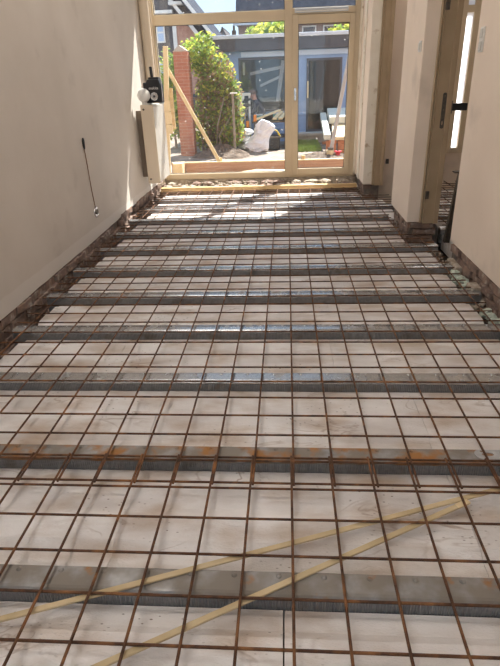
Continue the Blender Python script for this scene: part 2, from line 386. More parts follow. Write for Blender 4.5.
# bricks laid bare below the plaster
def brick_proto(lx, ly, lz, mat, jit=0.006):
    bm = bmesh.new(); bmesh.ops.create_cube(bm, size=1.0)
    bmesh.ops.subdivide_edges(bm, edges=[e for e in bm.edges if abs(e.verts[0].co.y - e.verts[1].co.y) > 0.5], cuts=1)
    for v in bm.verts: v.co = Vector((v.co.x * lx + random.uniform(-jit, jit), v.co.y * ly + random.uniform(-jit, jit), v.co.z * lz + random.uniform(-jit, jit)))
    me = bpy.data.meshes.new('brick'); bm.to_mesh(me); bm.free(); me.materials.append(mat)
    return me
brick_meshes = [brick_proto(0.09, 0.205, 0.052, brick_m) for _ in range(5)]
def lay_bricks(parent, xface, side, y0, y1, zs):
    for r, z in enumerate(zs):
        y = y0 + (0.11 if r % 2 else 0.0)
        while y < y1:
            if random.random() > 0.06:
                o = bpy.data.objects.new('brick', random.choice(brick_meshes)); COL.objects.link(o)
                o.parent = parent
                o.location = Vector((xface + side * (0.045 + random.uniform(-0.012, 0.010)), y + 0.1, z)) - worg(parent)
                o.rotation_euler = (random.uniform(-.03, .03), random.uniform(-.05, .05), random.uniform(-.04, .04))
            y += 0.218
lay_bricks(wall_left, WL + 0.004, -1, 1.6, 7.9, (0.022, -0.042, -0.106, -0.170))
lay_bricks(wall_left, WL + 0.004, -1, 5.6, 7.9, (0.075,))
lay_bricks(wall_right, WR + 0.002, 1, 1.7, 4.2, (0.080, 0.016, -0.048, -0.112))

# partition between the two doorways
pier = structure(MB().box((1.125, 5.0, PB), (1.40, 5.8, CEIL)).build('wall_partition', plaster_r, bevel=0.004))
MB().box((1.165, 5.05, -0.30), (1.37, 5.75, PB)).build('footing', mortar_m, pier)
for r, z in enumerate((0.080, 0.016, -0.048, -0.112)):
    for k in range(3):
        o = bpy.data.objects.new('brick', random.choice(brick_meshes)); COL.objects.link(o); o.parent = pier
        o.location = (1.19, 5.13 + k * 0.225 + (0.04 if r % 2 else 0), z)
    o = bpy.data.objects.new('brick', random.choice(brick_meshes)); COL.objects.link(o); o.parent = pier
    o.location = (1.30 if r % 2 else 1.27, 5.045, z); o.rotation_euler = (0, 0, math.pi / 2)
rear = structure(MB().box((0.985, 7.0, PB), (1.22, 8.05, CEIL)).build('wall_right_rear', plaster_r, bevel=0.004))
MB().box((1.01, 7.04, -0.30), (1.19, 8.05, PB)).build('footing', mortar_m, rear)
for r, z in enumerate((0.080, 0.016, -0.048)):
    for k in range(2):
        o = bpy.data.objects.new('brick', random.choice(brick_meshes)); COL.objects.link(o); o.parent = rear
        o.location = (1.04, 7.14 + k * 0.225 + (0.04 if r % 2 else 0), z)
# white painted angle strip and cracked edge on the rear wall end
MB().box((0.975, 6.985, PB + 0.01), (1.085, 7.0, CEIL)).build('edge_board', trim_m, rear, bevel=0.003)
MB().box((0.955, 7.86, PB), (0.985, 7.93, CEIL)).build('cover_strip', trim_m, rear, bevel=0.003)
MB().box((0.972, 7.45, PB), (0.985, 7.62, CEIL)).build('cover_strip', trim_m, rear, bevel=0.003)

# doorway frames
def door_frame(n, x0, x1, y, side):
    d = structure(MB().box((x0 + 0.035, y - 0.018, PB - 0.01), (x1, y, CEIL)).build('door_%d' % n, jamb_m, bevel=0.003))
    MB().lathe((x0 + 0.012, y - 0.012, 0), [(0.012, PB), (0.012, CEIL)], 10).build('moulding', jamb_m, d)
    MB().lathe((x0 + 0.034, y - 0.014, 0), [(0.009, PB), (0.009, CEIL)], 10).build('moulding', jamb_m, d)
    MB().box((x1 - 0.045, y - 0.034, PB - 0.01), (x1 - 0.002, y - 0.016, CEIL)).build('door_stop', jamb_m, d, bevel=0.003)
    return d
d1 = door_frame(1, 1.235, 1.405, 5.0, 1)
def plate_with_slots(name, mat, x0, x1, z0, z1, slots, parent, th=0.003):
    cu = bpy.data.curves.new(name, 'CURVE'); cu.dimensions = '2D'; cu.fill_mode = 'BOTH'; cu.extrude = th / 2
    def loop(pts):
        sp_ = cu.splines.new('POLY'); sp_.points.add(len(pts) - 1); sp_.use_cyclic_u = True
        for q_, (a_, b_) in zip(sp_.points, pts): q_.co = (a_, b_, 0, 1)
    r = min(x1 - x0, z1 - z0) * 0.45; o = []
    for cx, cz, a0 in ((x1 - r, z1 - r, 0), (x0 + r, z1 - r, 90), (x0 + r, z0 + r, 180), (x1 - r, z0 + r, 270)):
        for k in range(5):
            t = math.radians(a0 + 22.5 * k); o.append((cx + r * math.cos(t), cz + r * math.sin(t)))
    loop(o)
    for cx, cz, rx, rz in slots:
        loop([(cx + rx * math.cos(2 * math.pi * k / 12), cz + rz * math.sin(2 * math.pi * k / 12)) for k in range(12)])
    tmp = bpy.data.objects.new(name, cu); COL.objects.link(tmp); bpy.context.view_layer.update()
    me = bpy.data.meshes.new_from_object(tmp.evaluated_get(bpy.context.evaluated_depsgraph_get())); bpy.data.objects.remove(tmp)
    me.materials.clear(); me.materials.append(mat)
    ob = bpy.data.objects.new(name, me); COL.objects.link(ob); ob.parent = parent
    return ob
sp = plate_with_slots('strike_plate', dark_metal, 1.325, 1.358, 0.93, 1.215, [(1.3415, 0.975, 0.008, 0.018), (1.3415, 1.19, 0.003, 0.003), (1.3415, 1.08, 0.003, 0.003)], d1)
sp.data.transform(Matrix.Rotation(math.pi / 2, 4, 'X')); sp.location = (0, 4.9805, 0)
for z in (0.365, 1.85):
    hp = MB().box((1.272, 4.974, z - 0.035), (1.30, 4.9825, z + 0.035)).build('hinge_leaf', dark_metal, d1, bevel=0.002)
    MB().lathe((1.270, 4.972, z), [(0.007, -0.035), (0.007, 0.035)], 10).build('hinge_knuckle', dark_metal, hp)
d2 = door_frame(2, 1.085, 1.225, 7.0, 1)
# right casing of the first doorway, on the end of wall_right
d3 = structure(MB().box((1.365, 4.36, PB - 0.01), (1.475, 4.378, CEIL)).build('door_3', trim_m, bevel=0.003))
MB().box((1.475, 4.33, PB - 0.01), (1.50, 4.39, CEIL)).build('moulding', jamb_m, d3, bevel=0.003)

# hall beyond the doorways
structure(MB().box((HX, 3.0, -0.30), (HX + 0.12, YW + 0.05, CEIL)).build('wall_hall_right', plaster_r))
structure(MB().box((1.47, 2.9, -0.30), (HX, 3.0, CEIL)).build('wall_hall_front', plaster_l))
wf = structure(MB().box((1.22, YW, -0.30), (2.24, YW + 0.15, CEIL)).box((2.50, YW, -0.30), (HX, YW + 0.15, CEIL)).box((2.24, YW, -0.30), (2.50, YW + 0.15, 0.35)).box((2.24, YW, 2.35), (2.50, YW + 0.15, CEIL)).build('wall_hall_rear', plaster_r))
w2 = structure(MB().box((2.24, YW - 0.02, 0.35), (2.312, YW + 0.06, 2.35)).box((2.40, YW - 0.02, 0.35), (2.50, YW + 0.06, 2.35)).box((2.312, YW - 0.02, 0.35), (2.40, YW + 0.06, 0.42)).box((2.312, YW - 0.02, 2.28), (2.40, YW + 0.06, 2.35)).box((2.312, YW - 0.015, 2.06), (2.40, YW + 0.05, 2.14)).build('window_2', frame_m, bevel=0.002))
MB().box((2.312, YW + 0.01, 0.42), (2.40, YW + 0.016, 2.06)).build('pane', frost_m, w2)
MB().box((2.312, YW + 0.01, 2.14), (2.40, YW + 0.016, 2.28)).build('pane', frost_m, w2)

# wall behind the camera with the street window
wb = MB().box((-2.0, YB - 0.2, -0.30), (-1.62, YB, CEIL)).box((1.25, YB - 0.2, -0.30), (1.5, YB, CEIL))
wb.box((-1.62, YB - 0.2, -0.30), (1.25, YB, 0.30)).box((-1.62, YB - 0.2, 3.15), (1.25, YB, CEIL))
structure(wb.build('wall_back', plaster_l))
w3 = structure(MB().box((-1.62, YB - 0.15, 0.30), (-1.55, YB - 0.08, 3.15)).box((1.18, YB - 0.15, 0.30), (1.25, YB - 0.08, 3.15)).box((-1.55, YB - 0.15, 0.30), (1.18, YB - 0.08, 0.37)).box((-1.55, YB - 0.15, 3.08), (1.18, YB - 0.08, 3.15)).box((-0.22, YB - 0.15, 0.37), (-0.15, YB - 0.08, 3.08)).build('window_3', frame_m))
MB().box((-1.55, YB - 0.12, 0.37), (-0.22, YB - 0.115, 3.08)).build('pane', glass_m, w3)
MB().box((-0.15, YB - 0.12, 0.37), (1.18, YB - 0.115, 3.08)).build('pane', glass_m, w3)

# garden facade: lintel and threshold
structure(MB().box((-7.0, YW + 0.16, -0.40), (-1.92, YW + 0.24, 6.5)).box((1.0, YW + 0.16, -0.40), (2.24, YW + 0.24, 3.66)).box((2.50, YW + 0.16, -0.40), (8.0, YW + 0.24, 3.66)).box((-1.92, YW + 0.225, 3.66), (8.0, YW + 0.24, 6.5)).box((2.24, YW + 0.16, -0.4), (2.50, YW + 0.24, 0.35)).box((2.24, YW + 0.16, 2.35), (2.50, YW + 0.24, 3.66)).build('wall_garden_facade', house_brick))
lint = structure(MB().box((-2.0, 7.98, 3.66), (1.0, YW + 0.22, CEIL)).build('wall_rear_lintel', plaster_l))
thr = structure(MB().box((-1.95, 7.48, -0.40), (1.0, 7.90, -0.005)).box((-1.95, 7.90, -0.40), (1.0, YW + 0.16, 0.072)).build('trim_1', rubble_m))
rr = random.Random(3)
y = 0
x = -1.74
while x < 0.92:                                     # broken bricks of the old threshold
    L = rr.uniform(0.13, 0.25)
    for yy, zz in ((7.83, 0.028), (7.66, 0.012)):
        if rr.random() < 0.85:
            b = MB().blob((x + L / 2 + rr.uniform(-.03, .03), yy, zz), L * 0.52, 0.085, 0.038, 0.10, 1, rr.random())
            b.build('brick', rubble_m if rr.random() < 0.65 else brick_m, thr)
    x += L + 0.012
rb = MB()
for i in range(260):
    s = rr.uniform(0.006, 0.022)
    rb.blob((rr.uniform(-1.72, 0.95), rr.uniform(7.52, 7.93), rr.uniform(0.0, 0.05)), s * 1.4, s * 1.2, s, 0.2, 1, i)
rb.build('rubble', rubble_m, thr, kind='stuff')

# ------------------------------------------------------------------ WINDOW TO THE GARDEN
win = structure(MB().box((WL, 7.94, 0.075), (WL + 0.05, 8.05, 3.66)).build('window_1', frame_m, bevel=0.004))
def wpart(name, a, b, m=frame_m, bevel=0.004, parent=win): return MB().box(a, b).build(name, m, parent, bevel=bevel)
wpart('jamb', (0.895, 7.94, 0.075), (0.985, 8.05, 3.66))
wpart('mullion', (-0.012, 7.94, 0.075), (0.088, 8.05, 3.66))
wpart('bottom_rail', (WL + 0.05, 7.94, 0.075), (-0.012, 8.05, 0.155))
wpart('bottom_rail', (0.088, 7.945, 0.075), (0.895, 8.05, 0.105))
wpart('transom', (WL + 0.05, 7.935, 2.055), (-0.012, 8.05, 2.175))
wpart('transom', (0.088, 7.935, 2.110), (0.895, 8.05, 2.185))
wpart('top_rail', (WL + 0.05, 7.94, 3.60), (-0.012, 8.05, 3.66))
wpart('top_rail', (0.088, 7.94, 3.60), (0.895, 8.05, 3.66))
sash = wpart('garden_door_leaf', (0.088, 7.925, 0.105), (0.165, 8.0, 2.108))
for a, b in (((0.828, 7.925, 0.105), (0.895, 8.0, 2.108)), ((0.165, 7.925, 0.105), (0.828, 8.0, 0.195)), ((0.165, 7.925, 2.008), (0.828, 8.0, 2.108))):
    wpart('door_rail', a, b, parent=sash)
hd = MB().box((0.112, 7.915, 1.10), (0.140, 7.926, 1.25)).tube((0.126, 7.92, 1.20), (0.126, 7.885, 1.20), 0.008).box((0.118, 7.876, 1.13), (0.134, 7.892, 1.21)).build('door_handle', chrome_m, sash)
bead = material('glazing_bead_dark', (0.12, 0.11, 0.10), None, 5, 0.6)
def pane(x0, x1, z0, z1, y=7.985):
    p = MB().box((x0, y, z0), (x1, y + 0.006, z1)).build('pane', glass_m, win)
    t = 0.008
    MB().box((x0, y - 0.006, z0), (x0 + t, y - 0.001, z1)).box((x1 - t, y - 0.006, z0), (x1, y - 0.001, z1)).box((x0 + t, y - 0.006, z0), (x1 - t, y - 0.001, z0 + t)).box((x0 + t, y - 0.006, z1 - t), (x1 - t, y - 0.001, z1)).build('glazing_bead', bead, p)
pane(WL + 0.05, -0.012, 0.155, 2.055); pane(WL + 0.05, -0.012, 2.175, 3.60)
pane(0.165, 0.828, 0.195, 2.008, 7.965); pane(0.088, 0.895, 2.185, 3.60)
vent = MB().box((0.115, 7.905, 2.128), (0.80, 7.936, 2.180)).build('trickle_vent', zinc_m, win, bevel=0.004)
MB().box((0.13, 7.895, 2.136), (0.785, 7.906, 2.150)).build('vent_flap', white_m, vent, bevel=0.002)
MB().box((0.44, 7.886, 2.138), (0.47, 7.8955, 2.149)).build('vent_slide', white_m, vent, bevel=0.002)
# cream pipe casing and thin pipe in the corner
casing = structure(MB().lathe((WL + 0.062, 7.38, 0), [(0.060, 0.26), (0.060, CEIL)], 20).build('trim_2', rad_m))
MB().lathe((WL + 0.025, 7.84, 0), [(0.022, 0.12), (0.022, CEIL)], 14).build('pipe', rad_m, casing)
MB().box((WL, 7.815, 1.9), (WL + 0.03, 7.865, 1.93)).box((WL, 7.815, 0.9), (WL + 0.03, 7.865, 0.93)).build('pipe_clip', white_m, casing)

# unseen glowing panels added on the ceiling as fill light
fill_m = bpy.data.materials.new('added_fill_glow'); fill_m.use_nodes = True
_b = fill_m.node_tree.nodes['Principled BSDF']; _b.inputs['Emission Color'].default_value = (1.0, 0.945, 0.895, 1); _b.inputs['Emission Strength'].default_value = FILL_GLOW
for yl, lab in ((6.35, 'added fill-light panel on the hall ceiling beyond the doorways'), (-1.1, 'added ceiling fill-light panel nearest the street window'), (0.9, 'added ceiling fill-light panel above the camera'), (2.9, 'added ceiling fill-light panel third from the street window'), (4.9, 'added ceiling fill-light panel beside the partition, nearest the garden window')):
    t = empty('added_fill_panel', (-1.0, yl, CEIL), lab, 'fill light', 'added ceiling fill panels')
    x0, x1, y0, y1 = -1.65, -0.35, yl - 0.32, yl + 0.32
    if yl > 6: x0, x1 = 1.65, 2.35; t.location.x = 2.0
    MB().box((x0, y0, CEIL - 0.035), (x0 + 0.03, y1, CEIL - 0.001)).box((x1 - 0.03, y0, CEIL - 0.035), (x1, y1, CEIL - 0.001)).box((x0 + 0.03, y0, CEIL - 0.035), (x1 - 0.03, y0 + 0.03, CEIL - 0.001)).box((x0 + 0.03, y1 - 0.03, CEIL - 0.035), (x1 - 0.03, y1, CEIL - 0.001)).build('housing', white_m, t)
    MB().box((x0 + 0.03, y0 + 0.03, CEIL - 0.030), (x1 - 0.03, y1 - 0.03, CEIL - 0.020)).build('glow_sheet', fill_m, t)

# ------------------------------------------------------------------ INSULATION FLOOR: steel beams and polystyrene blocks
FRONT = {0: 1.058, 1: 1.666, 2: 2.274, 3: 2.868, 4: 3.440, 5: 4.018, 6: 4.598, 7: 5.174, 8: 5.744, 9: 6.312, 10: 6.878, 11: 7.44}
for _k in range(1, 5): FRONT[-_k] = 1.058 - 0.608 * _k
Y0 = FRONT[0]
LAB = {-4: 'galvanised steel floor beam farthest behind the camera, by the street window',
       -3: 'galvanised steel floor beam behind the camera, second from the street window',
       -2: 'galvanised steel floor beam behind the camera, third from the street window',
       -1: 'galvanised steel floor beam just below the photo edge, under the camera',
       0: 'dusty ribbed steel floor beam nearest in view, crossed by the two wooden laths',
       1: 'rust-stained steel floor beam with the perforated plate on it, second in view',
       2: 'galvanised steel floor beam third in view, next behind the rust-stained beam',
       3: 'galvanised steel floor beam fourth in view counted from the camera',
       4: 'galvanised steel floor beam fifth in view counted from the camera',
       5: 'galvanised steel floor beam running to the far end of the right wall',
       6: 'galvanised steel floor beam that meets the open doorway on the right',
       7: 'galvanised steel floor beam butting the brick base under the partition',
       8: 'galvanised steel floor beam at the far end of the partition',
       9: 'sunlit steel floor beam second from the pine plank at the window',
       10: 'sunlit steel floor beam nearest the pine plank at the window'}
def beam_end(k):
    return {6: 1.33, 7: 1.10, 8: 1.10, 9: 1.28, 10: 0.96}.get(k, 1.325)
for k in range(-4, 11):
    yf = FRONT[k]; x0 = -1.705 - 0.02 * ((k * 7) % 3); x1 = beam_end(k)
    fm = {0: steel_dusty, 1: steel_rusty, -1: steel_dusty}.get(k, steel_clean)
    t = empty('steel_beam', ((x0 + x1) / 2, yf + 0.043, -0.18), LAB[k], 'beam', 'steel floor beams')
    MB().prism_x([(yf - 0.001, -0.017), (yf - 0.001, -0.010), (yf + 0.006, -0.003), (yf + 0.014, 0), (yf + 0.080, 0), (yf + 0.086, -0.005), (yf + 0.086, -0.017)], x0, x1).build('top_flange', fm, t)
    MB().prism_x([(yf + 0.012, -0.18), (yf, -0.055), (yf, -0.017), (yf + 0.084, -0.017), (yf + 0.084, -0.18)], x0 + 0.001, x1 - 0.001).build('ribbed_web', steel_web, t)
    if -1 <= k <= 4:
        d = MB(); xx = x0 + 0.06
        while xx < x1 - 0.03:
            d.lathe((xx, yf + 0.066, 0), [(0.010, -0.001), (0.008, 0.0025), (0.003, 0.0045)], 8)
            xx += 0.135
        d.build('dimples', fm, t, kind='stuff')

def eps_block(x0, x1, ya, yb, g=0.0006):
    w = yb - ya
    f = w / 0.50
    prof = [(0, -0.20), (0, -0.050), (0.085 * f, -0.048), (0.125 * f, -0.027), (0.24 * f, -0.025), (0.275 * f, -0.036), (0.40 * f, -0.034), (0.435 * f, -0.058), (w, -0.060), (w, -0.20)]
    n = max(2, int((x1 - x0) / 0.25)); m = MB(); P = len(prof)
    vs = []
    for i in range(n + 1):
        x = x0 + g + (x1 - x0 - 2 * g) * i / n
        for j, (py, pz) in enumerate(prof):
            jz = random.uniform(-0.0015, 0.0015) if 0 < j < P - 1 else 0
            vs.append((x + (random.uniform(-.012, .012) if i in (0, n) and False else 0), ya + py, pz + jz))
    fs = []
    for i in range(n):
        for j in range(P): fs.append((i * P + j, (i + 1) * P + j, (i + 1) * P + (j + 1) % P, i * P + (j + 1) % P))
    fs += [tuple(range(P)), tuple(reversed(range(n * P, n * P + P)))]
    m.add(vs, fs); return m.build('insulation_block', eps_m, floor)
rs = random.Random(11)
for k in range(-4, 11):
    ya = FRONT[k] + 0.088; yb = FRONT[k + 1] - 0.003
    x1 = {6: 1.09, 7: 1.09, 8: 1.22, 9: 1.20, 10: 0.95}.get(k, 1.235 + rs.uniform(-.02, .02))
    if k == 5: x1 = 1.24
    if k == 10: yb = 7.375
    xl = -1.625 + rs.uniform(-0.03, 0.03)
    seam = {-1: -0.010, 0: 0.62, 1: 0.60, 2: -0.95}.get(k, rs.uniform(-0.9, 0.3))
    cuts = [seam]
    while cuts[-1] + 1.2 < x1 - 0.12: cuts.append(cuts[-1] + 1.2)
    while cuts[0] - 1.2 > xl + 0.12: cuts.insert(0, cuts[0] - 1.2)
    xs = [xl] + cuts + [x1]
    for a, b in zip(xs, xs[1:]): eps_block(a, b, ya, yb, 0.0022 if k == -1 else 0.0007)
# hall floor
for k in range(3, 11):
    yf = FRONT[k]
    hb = MB().prism_x([(yf, -0.18), (yf, -0.008), (yf + 0.01, 0), (yf + 0.086, 0), (yf + 0.086, -0.18)], 1.50, HX - 0.04).build('hall_beam', steel_clean, floor)
    eps_block(1.52, HX - 0.08, yf + 0.088, min(FRONT[k + 1] - 0.003, 7.9))
MB().box((-1.76, YB + 0.01, -0.30), (1.33, FRONT[-4] - 0.02, -0.05)).build('concrete_slab', concrete_m, floor)
# foam and brick crumbs along the right edge
cr = MB(); rc = random.Random(5)
for i in range(150):
    s = rc.uniform(0.006, 0.024); cr.blob((rc.uniform(1.25, 1.345), rc.uniform(2.2, 4.6), rc.uniform(-0.10, -0.03)), s * 1.3, s * 1.3, s, 0.25, 1, i)
for i in range(120):
    s = rc.uniform(0.006, 0.022); cr.blob((rc.uniform(-1.76, -1.66), rc.uniform(2.2, 7.3), rc.uniform(-0.29, -0.22)), s * 1.3, s * 1.3, s, 0.25, 1, 900 + i)
cr.build('rubble', rubble_m, floor, kind='stuff')
def foam(cx, cy, lab, sx, sy, seed):
    m = MB(); q = random.Random(seed)
    for i in range(16): m.blob((cx + q.uniform(-sx, sx), cy + q.uniform(-sy, sy), q.uniform(-0.035, 0.0)), q.uniform(.018, .035), q.uniform(.02, .04), q.uniform(.014, .026), 0.22, 2, q.random())
    tag(m.build('foam_clump', foam_m, loc=(cx, cy, -0.05)), lab, 'foam', 'foam clumps along the right wall')
foam(1.275, 3.05, 'pale green foam clump at the right photo edge, nearest of the two', 0.035, 0.13, 1)
foam(1.27, 3.75, 'pale green foam clump at the wall foot, farther of the two', 0.03, 0.14, 2)
blk = MB().box((1.275, 3.50, -0.06), (1.345, 3.62, 0.02)).build('concrete_block', rubble_m, loc=(1.305, 3.57, -0.05), bevel=0.006)
tag(blk, 'grey concrete block wedged under the right wall between foam clumps', 'block')
blk2 = MB().box((1.295, 3.95, -0.06), (1.345, 4.20, 0.015)).build('concrete_block', rubble_m, loc=(1.31, 4.05, -0.05), bevel=0.006)
tag(blk2, 'long grey concrete kerb piece under the far end of right wall', 'block')

# ------------------------------------------------------------------ REINFORCING MESH
RB = 0.0045; ZC = 0.0145; ZL = 0.0235
def rod(length, axis, nseg):
    m = MB(); prev = None
    for i in range(nseg):
        a = -length / 2 + length * i / nseg; b = a + length / nseg
        if axis == 'x': m.tube((a, 0, 0), (b, 0, 0), RB, 7, caps=(i in (0, nseg - 1)))
        else: m.tube((0, a, 0), (0, b, 0), RB, 7, caps=(i in (0, nseg - 1)))
    me = m.build('bar', rebar_m); d = me.data; bpy.data.objects.remove(me); return d
cache = {}
def place_bar(parent, axis, c, length):
    key = (axis, round(length, 2))
    if key not in cache: cache[key] = rod(round(length, 2), axis, 1)
    o = bpy.data.objects.new('bar', cache[key]); COL.objects.link(o); o.parent = parent
    o.location = Vector(c) - worg(parent)
    o.rotation_euler = (0, 0, random.uniform(-0.0014, 0.0014))
def mesh_sheet(label, ys, ya, yb, xoff, longs):
    t = empty('reinforcing_mesh', (0, (ya + yb) / 2, 0.01), label, 'steel mesh', 'sheets of rusty reinforcing mesh')
    for y in ys:
        xr = 1.285
        if 4.40 < y < 4.95: xr = 1.30
        elif 4.95 <= y < 5.85: xr = 1.10
        elif y > 6.93: xr = 0.955
        xl = -1.715 if y < 7.2 else -1.70
        xl += random.uniform(-.012, .012)
        place_bar(t, 'x', ((xl + xr) / 2, y + random.uniform(-.003, .003), ZC), xr - xl)
    for n in longs:
        x = 0.016 + 0.1478 * n + xoff + random.uniform(-.0025, .0025)
        y1 = yb
        if x > 1.12: y1 = min(yb, 4.93)
        elif x > 0.96: y1 = min(yb, 6.95)
        place_bar(t, 'y', (x, (ya + y1) / 2, ZL), y1 - ya)
mesh_sheet('rusty steel mesh sheet nearest the camera, its far edge overlapping the next sheet', [1.038 + 0.150 * k for k in range(-13, 5)], -1.0, 1.660, 0.0, range(-11, 9))
mesh_sheet('rusty steel mesh sheet covering the floor from the overlap to the window', [0.993 * (1.673 + 0.1475 * k - 0.0002 * k * k) for k in range(-1, 42)], 1.498, 7.345, 0.0105, range(-11, 9))
t = empty('reinforcing_mesh', (2.0, 5.6, 0.01), 'rusty steel mesh sheet on the hall floor, seen through the doorway gap', 'steel mesh', 'sheets of rusty reinforcing mesh')
for k in range(27): place_bar(t, 'x', (2.03, 3.6 + 0.15 * k, ZC), 1.0)
for k in range(7): place_bar(t, 'y', (1.58 + 0.15 * k, 5.6, ZL), 4.1)

# two wooden laths below the mesh
def lath(p, q, label, ferr=False):
    p, q = Vector(p), Vector(q); c = (p + q) / 2
    t = empty('wooden_lath', (c.x, c.y, 0.0), label, 'lath', 'thin laths on the floor')
    MB().bar(p, q, 0.020, 0.008).build('stick', lath_m, t, bevel=0.002)
    if ferr:
        d = (q - p).normalized()
        MB().bar(q - d * 0.05, q + d * 0.008, 0.0215, 0.0092).build('end_sleeve', wood_pale, t, bevel=0.002)
lath((-1.05, 0.862, 0.0045), (0.78, 1.525, 0.0045), 'long pale lath under the mesh running to the right photo edge')
lath((-0.80, 0.655, 0.0045), (0.625, 1.448, 0.0045), 'long pale lath under the mesh leaving at the lower photo edge', True)

# perforated plate on the rusty beam
pl = plate_with_slots('connector_plate', steel_plate, 0.735, 1.02, -0.028, 0.028, [(0.785, 0.0, 0.024, 0.011)] + [(0.835 + 0.022 * i, 0.013 * (-1) ** i, 0.0032, 0.0032) for i in range(8)], None)
pl.location = (0, FRONT[1] + 0.048, 0.002)
tag(pl, 'flat grey perforated steel plate with slot lying on the rust-stained beam', 'plate')

# pine plank in front of the threshold
pk = MB().bar((-1.735, 7.415, 0.026), (0.955, 7.435, 0.028), 0.075, 0.056).build('pine_plank', wood_new, loc=(-0.39, 7.425, 0.0), bevel=0.004)
tag(pk, 'yellow pine plank lying across the floor below the garden window', 'plank')

# ------------------------------------------------------------------ RADIATOR AND THINGS ON IT
RX0, RX1, RY0, RY1, RZ0, RZ1 = -1.695, -1.545, 6.60, 7.22, 0.255, 1.145
rad = empty('radiator', ((RX0 + RX1) / 2, (RY0 + RY1) / 2, RZ0), 'beige panel radiator standing off the left wall beside the window', 'radiator')
MB().box((RX0, RY0, RZ0), (RX1, RY0 + 0.012, RZ1)).build('side_panel', rad_m, rad, bevel=0.004)
MB().box((RX0, RY1 - 0.012, RZ0), (RX1, RY1, RZ1)).build('side_panel', rad_m, rad, bevel=0.004)
for z in (RZ1 - 0.05, RZ0 + 0.05):
    MB().lathe((RX0 + 0.035, RY0 - 0.004, z), [(0.012, 0.006), (0.012, 0.0), (0.007, -0.001)], 12, 'y').build('plug', dark_metal, rad)
fp = MB()
prof = []
n = 36
for i in range(n + 1):
    yy = RY0 + 0.014 + (RY1 - RY0 - 0.028) * i / n
    prof.append((RX1 - 0.004 - (0.006 if i % 3 == 1 else 0.0), yy))
fp.prism_z(prof + [(RX1 - 0.02, RY1 - 0.014), (RX1 - 0.02, RY0 + 0.014)], RZ0 + 0.012, RZ1 - 0.012).build('front_panel', rad_w, rad)
MB().box((RX0 + 0.004, RY0 + 0.014, RZ0 + 0.012), (RX0 + 0.02, RY1 - 0.014, RZ1 - 0.012)).build('rear_panel', rad_w, rad)
for i in range(15):
    yy = RY0 + 0.035 + i * 0.039
    MB().box((RX0 + 0.021, yy, RZ1 - 0.014), (RX1 - 0.021, yy + 0.022, RZ1 - 0.002)).build('top_slat', rad_w, rad)
MB().box((RX0 + 0.04, RY0 + 0.03, RZ0 + 0.03), (RX1 - 0.04, RY1 - 0.03, RZ1 - 0.03)).build('convector', dark_metal, rad)
for yy in (RY0 + 0.1, RY1 - 0.13):
    MB().box((WL + 0.001, yy, 0.32), (RX0 + 0.003, yy + 0.03, 1.08)).build('bracket_shade_strip', bracket_shade_m, rad)  # bracket kept tall and dark to stand for shade in the wall gap
MB().path([(RX0 + 0.07, RY1 - 0.06, RZ0 + 0.03), (RX0 + 0.07, RY1 - 0.06, 0.16), (RX0 - 0.02, RY1 - 0.06, 0.14)], 0.010).build('feed_pipe', rad_m, rad)

ball = empty('thermostat_globe', (-1.655, 6.66, RZ1), 'white round globe with short neck on the radiator corner by the wall', 'globe')
MB().lathe((-1.655, 6.665, 0), [(0.030, RZ1 + 0.0), (0.032, RZ1 + 0.035)], 16).build('neck', white_m, ball)
gp = [(0.003, RZ1 + 0.175)] + [(0.075 * math.sin(math.pi * i / 12), RZ1 + 0.1 + 0.075 * math.cos(math.pi * i / 12)) for i in range(1, 11)]
MB().lathe((-1.655, 6.665, 0), gp, 20).build('globe', white_m, ball)

rx, ry = -1.545, 6.80
radio = empty('site_radio', (rx, ry, RZ1), 'black box-shaped site radio with upright handle on top of the radiator', 'radio')
zb = RZ1
body = MB().prism_y([(rx - 0.095, zb + 0.015), (rx + 0.085, zb + 0.015), (rx + 0.085, zb + 0.20), (rx + 0.065, zb + 0.265), (rx - 0.07, zb + 0.265), (rx - 0.095, zb + 0.22)], ry - 0.075, ry + 0.075).build('body', black_m, radio, bevel=0.008, seg=2)
MB().box((rx - 0.125, ry - 0.065, zb + 0.17), (rx - 0.09, ry + 0.065, zb + 0.235)).build('side_guard', black_m, radio, bevel=0.008)
MB().box((rx - 0.06, ry - 0.05, zb + 0.262), (rx + 0.06, ry + 0.05, zb + 0.29)).build('top_cap', black_m, radio, bevel=0.006)
MB().bar((rx - 0.015, ry - 0.03, zb + 0.285), (rx - 0.022, ry - 0.03, zb + 0.40), 0.032, 0.03, (0, 1, 0)).build('handle', black_m, radio, bevel=0.008, seg=2)
spk = MB().lathe((rx + 0.0, ry - 0.074, zb + 0.085), [(0.048, 0.0), (0.048, -0.010), (0.036, -0.012), (0.034, -0.004)], 8, 'y').build('speaker_ring', chrome_m, radio)
MB().lathe((rx, ry - 0.074, zb + 0.085), [(0.034, -0.003), (0.02, 0.0), (0.008, -0.008), (0.001, -0.010)], 16, 'y').build('speaker_cone', black_m, spk)
for fx in (rx - 0.09, rx + 0.05): MB().box((fx, ry - 0.07, zb), (fx + 0.03, ry + 0.07, zb + 0.016)).build('foot', white_m, radio, bevel=0.003)
MB().tube((rx + 0.092, ry - 0.06, zb + 0.03), (rx + 0.092, ry - 0.06, zb + 0.26), 0.008).build('guard_rail', chrome_m, radio)
tc = bpy.data.curves.new('lettering', 'FONT'); tc.body = 'makita'; tc.size = 0.042; tc.extrude = 0.001; tc.align_x = 'CENTER'
to = bpy.data.objects.new('t', tc); COL.objects.link(to)
bpy.context.view_layer.update()
tm = bpy.data.meshes.new_from_object(to.evaluated_get(bpy.context.evaluated_depsgraph_get())); bpy.data.objects.remove(to)
tm.transform(Matrix.Rotation(math.pi / 2, 4, 'X')); tm.materials.clear(); tm.materials.append(white_m)
